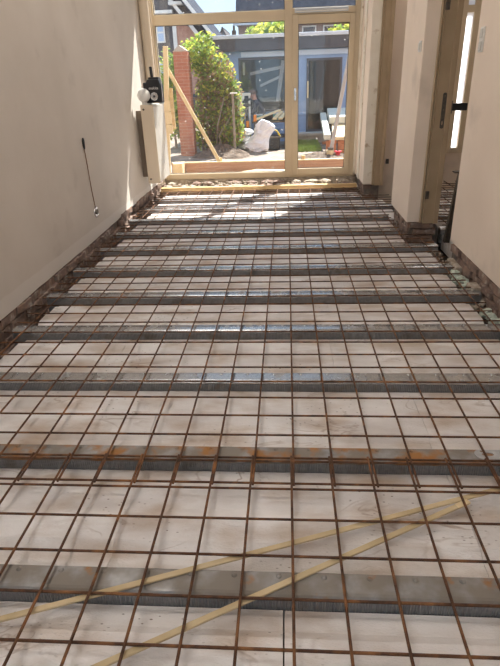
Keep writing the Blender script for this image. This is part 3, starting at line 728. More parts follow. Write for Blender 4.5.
tob = bpy.data.objects.new('lettering', tm); COL.objects.link(tob); tob.parent = radio; tob.location = (0.0, -0.0765, 0.16)

# ------------------------------------------------------------------ FITTINGS ON THE WALLS
cab = empty('wall_cable', (WL + 0.01, 4.83, 0.30), 'thin brown cable hanging on the left wall from a black sleeve to a socket', 'cable')
MB().path([(WL + 0.006, 4.797, 0.90), (WL + 0.008, 4.806, 0.72), (WL + 0.006, 4.822, 0.50), (WL + 0.008, 4.842, 0.33)], 0.004).build('wire', cable_m, cab)
MB().lathe((WL + 0.010, 4.795, 0), [(0.006, 0.86), (0.010, 0.88), (0.012, 0.93), (0.006, 0.955)], 10).build('sleeve', black_m, cab)
sk = empty('flush_socket', (WL, 4.86, 0.30), 'small bare metal wall socket at the lower end of the cable', 'socket')
MB().lathe((WL, 4.86, 0.295), [(0.050, 0.0), (0.050, 0.005), (0.042, 0.008)], 16, 'x').build('ring', chrome_m, sk)
MB().lathe((WL + 0.003, 4.86, 0.295), [(0.030, 0.0), (0.027, 0.014)], 12, 'x').build('insert', dark_metal, sk)
MB().box((WL + 0.004, 4.83, 0.30), (WL + 0.014, 4.845, 0.325)).build('claw', chrome_m, sk)
MB().box((WL + 0.004, 4.872, 0.265), (WL + 0.014, 4.89, 0.285)).build('claw', chrome_m, sk)

def switch(y, z, x, side, label, h, n, group):
    t = empty('light_switch', (x, y, z), label, 'switch', group)
    MB().box((min(x, x + side * 0.010), y - 0.04, z - h / 2), (max(x, x + side * 0.010), y + 0.04, z + h / 2)).build('plate', white_m, t, bevel=0.003)
    for i in range(n):
        zc = z - h / 2 + h * (i + 0.5) / n
        MB().box((min(x + side * 0.009, x + side * 0.017), y - 0.026, zc - 0.028), (max(x + side * 0.009, x + side * 0.017), y + 0.026, zc + 0.028)).build('rocker', rocker_m, t, bevel=0.003)
switch(4.235, 1.56, WR, -1, 'double cream light switch high on the right wall', 0.155, 2, 'light switches')
switch(5.09, 1.57, 1.125, -1, 'small single light switch on the partition between doorways', 0.082, 1, 'light switches')
sw = empty('wall_socket', (1.30, 7.24, 0.5), 'small dark box on the wall inside the far doorway', 'socket')

# wall seen inside the far doorway
hw = structure(MB().box((1.22, 7.25, -0.2), (1.55, 7.33, CEIL)).build('wall_hall_return', plaster_r))
sw.location = (1.31, 7.25, 0.36)
MB().box((1.29, 7.235, 0.33), (1.33, 7.25, 0.39)).build('plate', black_m, sw, bevel=0.003)
MB().box((1.299, 7.228, 0.34), (1.321, 7.236, 0.38)).build('insert', dark_metal, sw, bevel=0.002)

# dark metal pieces in the doorway
br = empty('lock_bracket', (1.45, 4.97, 1.10), 'black metal lock box sticking out of the brown door frame', 'bracket')
MB().box((1.407, 4.95, 1.072), (1.53, 4.99, 1.130)).build('box', black_m, br, bevel=0.004)
MB().box((1.402, 4.955, 1.05), (1.408, 4.985, 1.15)).build('face_plate', dark_metal, br, bevel=0.001)
ps = empty('metal_post', (1.46, 4.72, 0.0), 'short dark metal angle post leaning in the open doorway on the right', 'post')
MB().bar((1.435, 4.72, -0.01), (1.470, 4.66, 0.61), 0.045, 0.006, (0, 1, 0)).build('flange', dark_metal, ps)
MB().bar((1.414, 4.742, -0.01), (1.449, 4.682, 0.61), 0.006, 0.045, (0, 1, 0)).build('flange', dark_metal, ps)
MB().box((1.405, 4.64, 0.606), (1.49, 4.72, 0.616)).build('cap', dark_metal, ps)

# ================================================================== THE GARDEN
gm = MB(); NX, NY = 60, 60
rg = random.Random(9)
vs = []
for j in range(NY + 1):
    for i in range(NX + 1):
        x = -9 + 20 * i / NX; yv = 8.2 + 34 * (j / NY) ** 1.7
        vs.append((x, yv, -0.03 + rg.uniform(-0.02, 0.02)))
gm.add(vs, [(j * (NX + 1) + i, j * (NX + 1) + i + 1, (j + 1) * (NX + 1) + i + 1, (j + 1) * (NX + 1) + i) for j in range(NY) for i in range(NX)], True)
structure(gm.build('garden_ground', soil_m))
structure(MB().box((-60, -40, -0.42), (60, 90, -0.41)).build('street_ground', concrete_m))

# reddish formwork board just outside, its stakes and the board lying on it
fw = empty('formwork_board', (-0.45, 9.3, 0.0), 'long reddish formwork board on edge with pale top batten outside the window', 'board')
MB().box((-1.95, 9.28, -0.03), (1.02, 9.32, 0.125)).build('board', form_m, fw, bevel=0.003)
MB().box((-1.95, 9.275, 0.125), (1.02, 9.345, 0.145)).build('batten', wood_pale, fw, bevel=0.003)
for sx in (-1.15, 0.02, 0.26):
    MB().box((sx, 9.33, -0.03), (sx + 0.06, 9.37, 0.20)).build('stake', wood_new, fw, bevel=0.003)
bd = MB().prism_z([(-0.72, 8.50), (0.02, 8.42), (0.06, 8.62), (-0.45, 8.74)], 0.055, 0.085).build('pale_board', wood_pale, loc=(-0.3, 8.55, 0.055))
tag(bd, 'pale flat board lying on the ground right outside the window', 'board')
bt = MB().box((-0.60, 8.48, -0.03), (0.0, 8.60, 0.055)).build('support_block', rubble_m, loc=(-0.3, 8.54, -0.03), bevel=0.01)
tag(bt, 'grey concrete lump underneath the pale flat board outside', 'block')
wbk = MB().box((-1.88, 9.02, -0.03), (-1.72, 9.26, 0.16)).build('timber_block', wood_pale, loc=(-1.8, 9.14, -0.03), bevel=0.004)
tag(wbk, 'short pale timber block at the left end of formwork board', 'block')

# stud and brace
stud = empty('timber_stud', (-1.82, 8.7, 0), 'upright pale timber stud with battens beside the left window jamb', 'stud')
MB().bar((-1.90, 8.72, -0.03), (-1.76, 8.70, 1.86), 0.07, 0.045, (0, 1, 0)).build('post', wood_pale, stud, bevel=0.003)
for k, (z0, z1) in enumerate(((0.98, 1.13), (0.80, 0.97), (0.66, 0.79))):
    MB().box((-1.86 + 0.006 * k, 8.655, z0), (-1.76 + 0.006 * k, 8.677, z1)).build('packing_piece', wood_pale, stud, bevel=0.002)
MB().box((-1.775, 8.74, 0.72), (-1.72, 8.77, 1.30)).build('batten', wood_new, stud, bevel=0.002)
bc = MB().bar((-1.80, 8.80, 1.60), (-1.13, 9.26, 0.16), 0.055, 0.028, (0, 1, 0)).build('diagonal_brace', wood_pale, loc=(-1.13, 9.26, 0.1), bevel=0.003)
tag(bc, 'diagonal pale timber brace from the stud down to the formwork', 'brace')

# brick pier
pr = empty('brick_pier', (-2.06, 11.75, -0.03), 'tall red brick garden pier with pointed top left of the shrub', 'pier')
MB().box((-2.21, 11.6, -0.03), (-1.92, 11.9, 1.93)).build('shaft', pier_m, pr)
MB().add([(-2.215, 11.595, 1.93), (-1.915, 11.595, 1.93), (-1.915, 11.905, 1.93), (-2.215, 11.905, 1.93), (-2.085, 11.6, 2.04), (-2.085, 11.9, 2.04)],
         [(0, 1, 4), (2, 3, 5), (1, 2, 5, 4), (3, 0, 4, 5), (3, 2, 1, 0)]).build('cap', concrete_m, pr)

# foliage
def leaves(n, clusters, size, seed, droop=0.0):
    q = random.Random(seed); m = MB(); vs = []; fs = []
    tot = sum(c[3] * c[4] * c[5] for c in clusters)
    for i in range(n):
        c = q.choices(clusters, [a[3] * a[4] * a[5] for a in clusters])[0]
        d = Vector((q.gauss(0, 1), q.gauss(0, 1), q.gauss(0, 1))).normalized() * (q.random() ** 0.45)
        p = Vector((c[0] + d.x * c[3], c[1] + d.y * c[4], c[2] + d.z * c[5]))
        if p.z < 0.0: p.z = abs(p.z)
        s = size * q.uniform(0.6, 1.3)
        a = Vector((q.gauss(0, 1), q.gauss(0, 1), q.gauss(0, 0.7) - droop)).normalized(); b = a.orthogonal().normalized()
        b = (Matrix.Rotation(q.uniform(0, 6.28), 3, a) @ b)
        nrm = a.cross(b) * (s * 0.15)
        k = len(vs)
        vs += [p - a * s, p - b * s * 0.5 + nrm, p + a * s, p + b * s * 0.5 + nrm]
        fs += [(k, k + 1, k + 2), (k, k + 2, k + 3)]
    m.v = vs; m.f = fs; m.sm = [False] * len(fs); return m
def shrub(name, label, cat, base, clusters, counts, size, stems, seed, group=None):
    t = empty(name, base, label, cat, group)
    for nm, m, n, dr in (('green_leaves', leaf_g, counts[0], 0.2), ('yellow_leaves', leaf_y, counts[1], 0.2), ('dry_leaves', leaf_b, counts[2], 1.2)):
        if n: leaves(n, clusters if nm != 'dry_leaves' else [c for c in clusters if c[2] < 1.6] or clusters, size, seed, dr).build(nm, m, t, kind='stuff'); seed += 1
    for a, b, c, r in stems: MB().tube(a, b, r, 7, r * 0.75).tube(b, c, r * 0.75, 7, r * 0.35).build('stem', bark_m, t)
    return t
shrub('climbing_shrub', 'big leafy green shrub with yellowing and dry leaves beside the brick pier', 'shrub', (-1.5, 12.0, 0),
      [(-1.72, 12.05, 1.85, 0.38, 0.35, 0.42), (-1.45, 12.05, 1.45, 0.42, 0.38, 0.50), (-1.62, 12.1, 0.95, 0.33, 0.35, 0.55), (-1.28, 12.1, 0.90, 0.36, 0.35, 0.52), (-1.20, 12.0, 0.40, 0.34, 0.35, 0.30), (-1.62, 12.05, 2.10, 0.22, 0.25, 0.24), (-1.98, 12.3, 1.9, 0.28, 0.25, 0.30), (-1.10, 12.1, 1.15, 0.20, 0.25, 0.32), (-1.05, 12.15, 0.75, 0.18, 0.2, 0.3), (-1.75, 12.2, 0.35, 0.35, 0.3, 0.35), (-1.35, 12.2, 0.3, 0.4, 0.3, 0.3)],
      (3600, 2000, 2600), 0.047, [((-1.5, 12.0, -0.03), (-1.42, 11.75, 0.55), (-1.25, 11.7, 1.1), 0.022), ((-1.35, 11.85, -0.03), (-1.40, 11.72, 0.35), (-1.12, 11.7, 0.75), 0.018), ((-1.65, 12.1, -0.03), (-1.68, 12.0, 0.8), (-1.6, 12.0, 1.7), 0.035), ((-1.8, 12.1, -0.03), (-1.8, 12.0, 0.9), (-1.7, 12.0, 1.5), 0.025)], 21)
shrub('low_shrub', 'low yellow-green bush at the foot of the thin garden post', 'shrub', (-1.15, 12.5, 0), [(-1.12, 12.6, 0.32, 0.24, 0.25, 0.32), (-0.98, 12.7, 0.25, 0.2, 0.2, 0.25)], (260, 620, 60), 0.042, [((-1.1, 12.6, -0.03), (-1.1, 12.6, 0.3), (-1.05, 12.6, 0.5), 0.012)], 31)
shrub('hedge_bush', 'dark green bush behind the brick pier at the left window edge', 'shrub', (-2.6, 13.0, 0), [(-2.75, 13.2, 0.9, 0.45, 0.4, 0.8), (-2.55, 13.2, 1.7, 0.3, 0.3, 0.4), (-2.35, 13.0, 0.6, 0.3, 0.3, 0.5)], (2200, 300, 0), 0.055, [((-2.6, 13.1, -0.03), (-2.6, 13.1, 0.8), (-2.5, 13.1, 1.6), 0.03)], 41)

# soil heaps
def heap(cx, cy, rx_, ry_, h, seed, label):
    q = random.Random(seed); m = MB(); N = 22; vs = []
    for j in range(N + 1):
        for i in range(N + 1):
            u, v = i / N * 2 - 1, j / N * 2 - 1; r = math.hypot(u, v)
            z = max(0, (1 - r)) ** 0.8 * h * (1 + q.uniform(-.35, .35)) - 0.03 - (0.02 if r > 0.97 else 0)
            vs.append((cx + u * rx_, cy + v * ry_, z))
    m.add(vs, [(j * (N + 1) + i, j * (N + 1) + i + 1, (j + 1) * (N + 1) + i + 1, (j + 1) * (N + 1) + i) for j in range(N) for i in range(N)])
    tag(m.build('soil_heap', heap_m, loc=(cx, cy, -0.03)), label, 'soil', 'heaps of soil in the garden')
heap(-1.35, 11.55, 0.62, 0.55, 0.20, 1, 'dark soil heap at the foot of the big shrub')
heap(0.72, 10.9, 0.55, 0.45, 0.10, 2, 'dark soil heap in front of the stacked panels')

# thin post, white frame, workbench
po = empty('garden_post', (-1.07, 11.6, -0.03), 'thin grey-brown wooden post standing beside the big shrub', 'post')
MB().box((-1.09, 11.58, -0.03), (-1.045, 11.62, 1.14)).build('shaft', bark_m, po, bevel=0.003)
MB().box((-1.12, 11.55, 1.14), (-0.98, 11.66, 1.165)).build('cap', white_m, po, bevel=0.003)
wt = empty('white_trestle', (-0.98, 13.28, -0.03), 'white trestle frame behind the thin garden post', 'trestle')
for xx in (-1.12, -0.84):
    for yy in (13.18, 13.38):
        MB().bar((xx, yy, -0.03), (xx, 13.28 + (yy - 13.28) * 0.2, 1.08), 0.04, 0.03, (0, 1, 0)).build('leg', white_m, wt)
MB().box((-1.15, 13.23, 1.06), (-0.81, 13.33, 1.12)).build('top_rail', white_m, wt, bevel=0.004)
MB().box((-1.12, 13.21, 0.86), (-0.95, 13.25, 1.06)).build('side_board', white_m, wt, bevel=0.004)
saw = empty('mitre_saw_stand', (-0.88, 12.970, -0.03), 'black tool on a spindly tripod stand beside the kneeling worker', 'tool stand')
for dx, dy in ((-0.16, -0.1), (0.12, -0.1), (0.0, 0.14)):
    MB().tube((-0.9 + dx, 12.970 + dy, -0.03), (-0.9, 12.970, 0.86), 0.014).build('leg', dark_metal, saw)
MB().box((-1.0, 12.910, 0.85), (-0.8, 13.030, 0.90)).build('table', black_m, saw, bevel=0.005)
MB().bar((-0.98, 12.970, 0.93), (-0.80, 12.970, 1.0), 0.05, 0.05).build('arm', black_m, saw, bevel=0.006)
MB().lathe((-0.9, 12.960, 0.96), [(0.055, -0.015), (0.06, 0), (0.055, 0.015)], 14, 'y').build('blade_guard', black_m, saw)

bench = empty('workbench', (-0.32, 13.0, -0.03), 'low dark workbench in front of the blue shed window', 'workbench')
MB().box((-0.76, 12.75, 0.50), (0.12, 13.35, 0.54)).build('top', dark_metal, bench, bevel=0.004)
for xx in (-0.72, 0.06):
    for yy in (12.79, 13.29): MB().box((xx, yy, -0.03), (xx + 0.04, yy + 0.04, 0.5)).build('leg', dark_metal, bench)
MB().box((-0.70, 12.80, 0.18), (0.06, 13.30, 0.21)).build('shelf', dark_metal, bench, bevel=0.003)
MB().box((-0.72, 13.27, 0.54), (0.10, 13.30, 0.66)).build('back_rail', dark_metal, bench, bevel=0.003)
for i, (x, w, h, m, lab, nm) in enumerate(((-0.70, 0.17, 0.10, teal_m, 'teal tool box at the left end of the workbench', 'tool_box'), (-0.30, 0.18, 0.12, teal_m, 'teal tool box in the middle of the workbench', 'tool_box'), (-0.08, 0.16, 0.11, black_m, 'black tool box at the right end of the workbench', 'tool_box'), (-0.50, 0.16, 0.10, black_m, 'black tool box between the two teal boxes', 'tool_box'))):
    bx = empty(nm, (x + w / 2, 13.2, 0.54), lab, 'box', 'tool boxes on the workbench')
    MB().box((x, 13.10, 0.54), (x + w, 13.25, 0.54 + h)).build('case', m, bx, bevel=0.006)
    MB().box((x + 0.01, 13.10, 0.54 + h), (x + w - 0.01, 13.25, 0.545 + h + 0.02)).build('lid', zinc_m, bx, bevel=0.004)
for i, (a, b, lab) in enumerate((((-0.68, 12.70, 0.58), (-0.14, 13.12, 0.745), 'leftmost of the three pale boards lying on the workbench'), ((-0.26, 12.70, 0.58), (-0.10, 13.12, 0.71), 'middle one of the three pale boards lying on the workbench'), ((-0.13, 12.70, 0.58), (0.03, 13.12, 0.71), 'rightmost of the three pale boards lying on the workbench'))):
    o = MB().bar(a, b, 0.09, 0.03).build('pale_board', wood_pale, loc=((a[0] + b[0]) / 2, 12.87, 0.56)); tag(o, lab, 'board', 'boards on the workbench')
for x, z, y_, lab in ((-0.69, 0.62, 12.70, 'orange clamp on the workbench edge above the white bag'), (-0.86, 0.50, 12.68, 'orange clamp left of the workbench beside the sacks'), (0.10, 0.52, 12.70, 'orange clamp at the right end of the workbench')):
    cl = empty('clamp', (x, y_, z - 0.08), lab, 'clamp', 'orange clamps')
    MB().box((x - 0.035, y_ - 0.03, z - 0.08), (x + 0.035, y_ + 0.03, z + 0.06)).build('jaw', orange_m, cl, bevel=0.012)
    MB().tube((x, y_, z - 0.12), (x, y_, z - 0.08), 0.014).build('screw', dark_metal, cl)

# sacks, bag, crate
def sack(cx, cy, cz, lab):
    m = MB().blob((cx, cy, cz), 0.17, 0.18, 0.075, 0.05, 3, cx * 7 + cz, True)
    tag(m.build('cement_sack', sack_m, loc=(cx, cy, cz - 0.08)), lab, 'sack', 'cement sacks beside the white bag')
sack(-0.90, 12.40, 0.05, 'lowest of the three stacked pale sacks beside the white bag')
sack(-0.89, 12.41, 0.20, 'middle one of the three stacked pale sacks beside the white bag')
sack(-0.88, 12.40, 0.35, 'topmost of the three stacked pale sacks beside the white bag')
q = random.Random(77); bm_ = MB(); vs = []; NS, NR = 11, 20
for j in range(NS):
    tt = j / (NS - 1)
    cx = -0.72 + 0.27 * tt; cz = -0.02 + 0.60 * tt; w = 0.23 - 0.075 * tt + 0.03 * math.sin(tt * 9)
    if j in (0, NS - 1): w *= 0.7
    for i in range(NR):
        a = 2 * math.pi * i / NR; k = 1 + q.uniform(-.17, .17)
        vs.append((cx + math.cos(a) * w * k + 0.05, 12.05 + math.sin(a) * 0.13 * k, max(-0.02, cz - math.cos(a) * 0.05)))
bm_.add(vs, [(j * NR + i, j * NR + (i + 1) % NR, (j + 1) * NR + (i + 1) % NR, (j + 1) * NR + i) for j in range(NS - 1) for i in range(NR)], False)
bm_.add(vs[:NR], [tuple(range(NR))]); bm_.add(vs[-NR:], [tuple(range(NR))])
tag(bm_.build('rubble_bag', bagw_m, loc=(-0.6, 12.05, -0.03)), 'big crumpled white plastic bag leaning in the middle of the garden', 'bag')
crate = empty('black_tub', (-0.27, 12.370, -0.03), 'black plastic tub with yellow handle beside the white bag', 'tub')
MB().prism_z([(-0.40, 12.240), (-0.13, 12.240), (-0.13, 12.500), (-0.40, 12.500)], -0.02, 0.24).build('body', black_m, crate, bevel=0.02)
MB().box((-0.42, 12.220, 0.22), (-0.11, 12.245, 0.255)).box((-0.42, 12.495, 0.22), (-0.11, 12.520, 0.255)).box((-0.42, 12.240, 0.22), (-0.395, 12.500, 0.255)).box((-0.135, 12.240, 0.22), (-0.11, 12.500, 0.255)).build('rim', dark_metal, crate)
MB().path([(-0.40, 12.370, 0.25), (-0.36, 12.370, 0.36), (-0.28, 12.370, 0.39), (-0.2, 12.370, 0.36), (-0.13, 12.370, 0.25)], 0.016).build('handle', yellow_m, crate)

# stacked panels and bricks on the right
bp_ = [brick_proto(0.20, 0.095, 0.055, obrick, 0.004) for _ in range(3)]
k = 0
for lay in range(4):
    for cxi in range(2):
        o = bpy.data.objects.new('loose_brick', random.choice(bp_)); COL.objects.link(o)
        o.location = (0.92 + cxi * 0.24, 11.50 + 0.012 * (lay % 2), 0.0 + lay * 0.062)
        tag(o, '%s orange brick in the %s column of the pile under the panels' % (('lowest', 'second lowest', 'third lowest', 'topmost')[lay], ('left', 'right')[cxi]), 'brick', 'orange bricks under the panels')
for k in range(2):
    o = bpy.data.objects.new('loose_brick', random.choice(bp_)); COL.objects.link(o)
    o.location = (0.95 + 0.26 * k, 13.2, 0.0); o.scale = (1, 1, 1)
    tag(o, ('orange brick on the ground behind the panels, left one', 'orange brick on the ground behind the panels, right one')[k], 'brick', 'orange bricks under the panels')
def panel(p, q, w, h, m, lab):
    o = MB().bar(p, q, w, h).build('insulation_panel', m, loc=p, bevel=0.004)
    tag(o, lab, 'panel', 'panels stacked by the shed door')
panel((0.835, 11.42, 0.285), (0.86, 13.4, 0.60), 0.13, 0.10, panel_m, 'narrow pale insulation panel on the left of the brick-propped pile')
panel((1.08, 11.42, 0.255), (1.20, 13.4, 0.54), 0.28, 0.06, wood_pale, 'pale yellow board on the right of the brick-propped pile')
panel((1.215, 12.5, 0.53), (1.225, 13.4, 0.67), 0.54, 0.14, panel_m, 'thick grey-white panel lying on top of the pile at the back')

pp = empty('grey_pipe', (0.86, 10.8, 0.0), 'long grey plastic pipe leaning up at the right window edge', 'pipe')
MB().tube((0.865, 10.8, 0.10), (1.20, 10.86, 2.02), 0.036, 14).build('tube', grey_pipe, pp)
MB().lathe((0.86, 10.8, 0), [(0.06, 0.11), (0.062, 0.15), (0.05, 0.155)], 14).build('collar', dark_metal, pp)
MB().lathe((0.85, 10.8, 0), [(0.065, -0.03), (0.075, 0.11)], 14).build('base_pot', wood_pale, pp)
rd = empty('red_reel', (1.0, 10.8, -0.02), 'small red reel on the ground beside the grey pipe', 'reel')
MB().lathe((1.0, 10.8, 0), [(0.075, -0.03), (0.075, 0.0), (0.045, 0.005), (0.045, 0.06), (0.07, 0.065), (0.07, 0.09)], 16).build('spool', red_m, rd)
MB().lathe((1.0, 10.8, 0), [(0.02, 0.09), (0.02, 0.098)], 10).build('hub', black_m, rd)
gv = []; gf = []; qg = random.Random(4)
for i in range(5000):
    x, yv = qg.uniform(0.22, 0.74), qg.uniform(11.75, 13.5); h = qg.uniform(0.03, 0.09); a = qg.uniform(0, 6.28); k = len(gv)
    gv += [(x + 0.008 * math.cos(a), yv + 0.008 * math.sin(a), -0.03), (x - 0.008 * math.cos(a), yv - 0.008 * math.sin(a), -0.03), (x + qg.uniform(-.03, .03), yv + qg.uniform(-.03, .03), h)]
    gf.append((k, k + 1, k + 2))
gr = MB().add(gv, gf).build('grass_patch', grass_m, loc=(0.48, 12.6, -0.03), kind='stuff'); tag(gr, 'small patch of green grass before the shed step', 'grass')

# ------------------------------------------------------------------ blue shed
SX0, SX1, SY = -1.78, 3.2, 14.0
shed = empty('garden_shed', (0.7, 14.0, -0.03), 'blue boarded garden shed with dark flat roof edge behind the garden', 'shed')
def siding(x0, x1, z0, z1):
    n = max(1, round((z1 - z0) / 0.1)); h = (z1 - z0) / n; m = MB()
    for i in range(n):
        z = z0 + i * h
        m.prism_x([(SY, z), (SY, z + h), (SY + 0.03, z + h), (SY + 0.03, z - 0.0)], x0, x1) if False else m.add(
            [(x0, SY - 0.016, z), (x1, SY - 0.016, z), (x1, SY, z + h), (x0, SY, z + h), (x0, SY + 0.03, z), (x1, SY + 0.03, z), (x1, SY + 0.03, z + h), (x0, SY + 0.03, z + h)],
            [(0, 1, 2, 3), (7, 6, 5, 4), (0, 4, 5, 1), (3, 2, 6, 7), (0, 3, 7, 4), (1, 5, 6, 2)])
    return m
WX0, WX1, WZ0, WZ1 = -1.12, 0.10, 0.68, 1.86
DX0, DX1, DZ0, DZ1 = 0.49, 1.32, 0.17, 1.80
for a in ((SX0, WX0, -0.03, 2.0), (WX0, WX1, -0.03, WZ0), (WX1, DX0, -0.03, 2.0), (DX0, DX1, -0.03, DZ0), (DX1, SX1, -0.03, 2.0), (DX0, DX1, DZ1, 2.0), (WX0, WX1, WZ1, 2.0)):
    siding(*a).build('board_cladding', blue_m, shed)
MB().box((SX0, SY + 0.03, -0.03), (SX0 + 0.06, 17.0, 2.0)).box((SX1 - 0.06, SY + 0.03, -0.03), (SX1, 17.0, 2.0)).box((SX0, 16.94, -0.03), (SX1, 17.0, 2.0)).box((SX0, SY + 0.03, -0.03), (SX1, 17.0, 0.0)).build('inner_walls', shed_in, shed)
MB().box((-1.05, SY - 0.05, WZ1 + 0.01), (SX1, SY - 0.018, WZ1 + 0.12)).build('lintel_board', pale_blue, shed, bevel=0.004)
MB().box((SX0 - 0.2, SY - 0.16, 2.0), (SX1 + 0.1, 17.1, 2.25)).build('roof_fascia', fascia_m, shed, bevel=0.006)
MB().box((SX0 - 0.24, SY - 0.19, 2.25), (SX1 + 0.1, 17.2, 2.33)).build('roof_edge', zinc_m, shed, bevel=0.008)
MB().tube((SX0 + 0.06, SY - 0.06, 0.0), (SX0 + 0.06, SY - 0.06, 2.0), 0.035, 10).build('downpipe', zinc_m, shed)
wfr = MB().box((WX0, SY - 0.03, WZ0), (WX0 + 0.05, SY + 0.05, WZ1)).box((WX1 - 0.05, SY - 0.03, WZ0), (WX1, SY + 0.05, WZ1)).box((WX0 + 0.05, SY - 0.03, WZ0), (WX1 - 0.05, SY + 0.05, WZ0 + 0.05)).box((WX0 + 0.05, SY - 0.03, WZ1 - 0.05), (WX1 - 0.05, SY + 0.05, WZ1)).build('window_frame', fascia_m, shed)
MB().box((WX0 + 0.05, SY, WZ0 + 0.05), (WX1 - 0.05, SY + 0.006, WZ1 - 0.05)).build('pane', shed_glass, wfr)
door_glass = glass_material('shed_door_glass', (0.34, 0.34, 0.36), 0.05, 0.004)
dfr = MB().box((DX0, SY - 0.03, DZ0), (DX0 + 0.05, SY + 0.05, DZ1)).box((DX1 - 0.05, SY - 0.03, DZ0), (DX1, SY + 0.05, DZ1)).box((DX0 + 0.05, SY - 0.03, DZ1 - 0.05), (DX1 - 0.05, SY + 0.05, DZ1)).box((DX0 + 0.05, SY - 0.03, DZ0), (DX1 - 0.05, SY + 0.05, DZ0 + 0.07)).build('door_frame', fascia_m, shed)
MB().box((DX0 + 0.05, SY + 0.0, DZ0 + 0.07), (DX1 - 0.05, SY + 0.006, DZ1 - 0.05)).build('pane', door_glass, dfr)
MB().box((DX0 + 0.015, SY - 0.07, 0.95), (DX0 + 0.05, SY - 0.03, 1.32)).build('handle_bar', wood_pale, dfr, bevel=0.006)
stp = MB().box((0.28, 13.55, -0.03), (1.35, SY - 0.02, 0.14)).box((0.28, 13.50, 0.14), (1.35, SY - 0.02, 0.19)).build('door_step', concrete_m, loc=(0.8, 13.75, -0.03)); tag(stp, 'pale concrete step in front of the shed door', 'step')
for a, b, w, lab in (((-1.00, 14.06, 1.50), (-1.00, 14.06, 1.76), 0.05, 'short white upright bar standing for a reflection at left in the shed window'),
                     ((-0.85, 14.10, 1.52), (-0.10, 14.10, 1.64), 0.07, 'white bar standing for a reflection across the shed window'),
                     ((-0.06, 14.06, 1.78), (-0.20, 14.06, 0.90), 0.09, 'white slanting bar standing for a reflection at right in the shed window'),
                     ((-0.62, 14.13, 1.25), (-0.16, 14.13, 1.43), 0.06, 'lower white slanting bar standing for a reflection in the shed window')):
    o = MB().bar(a, b, w, 0.03, (0, 1, 0)).build('reflection_bar', white_m, loc=b); tag(o, lab, 'board', 'bars for reflections in the shed window')  # white bars set behind the pane to stand for reflections in it

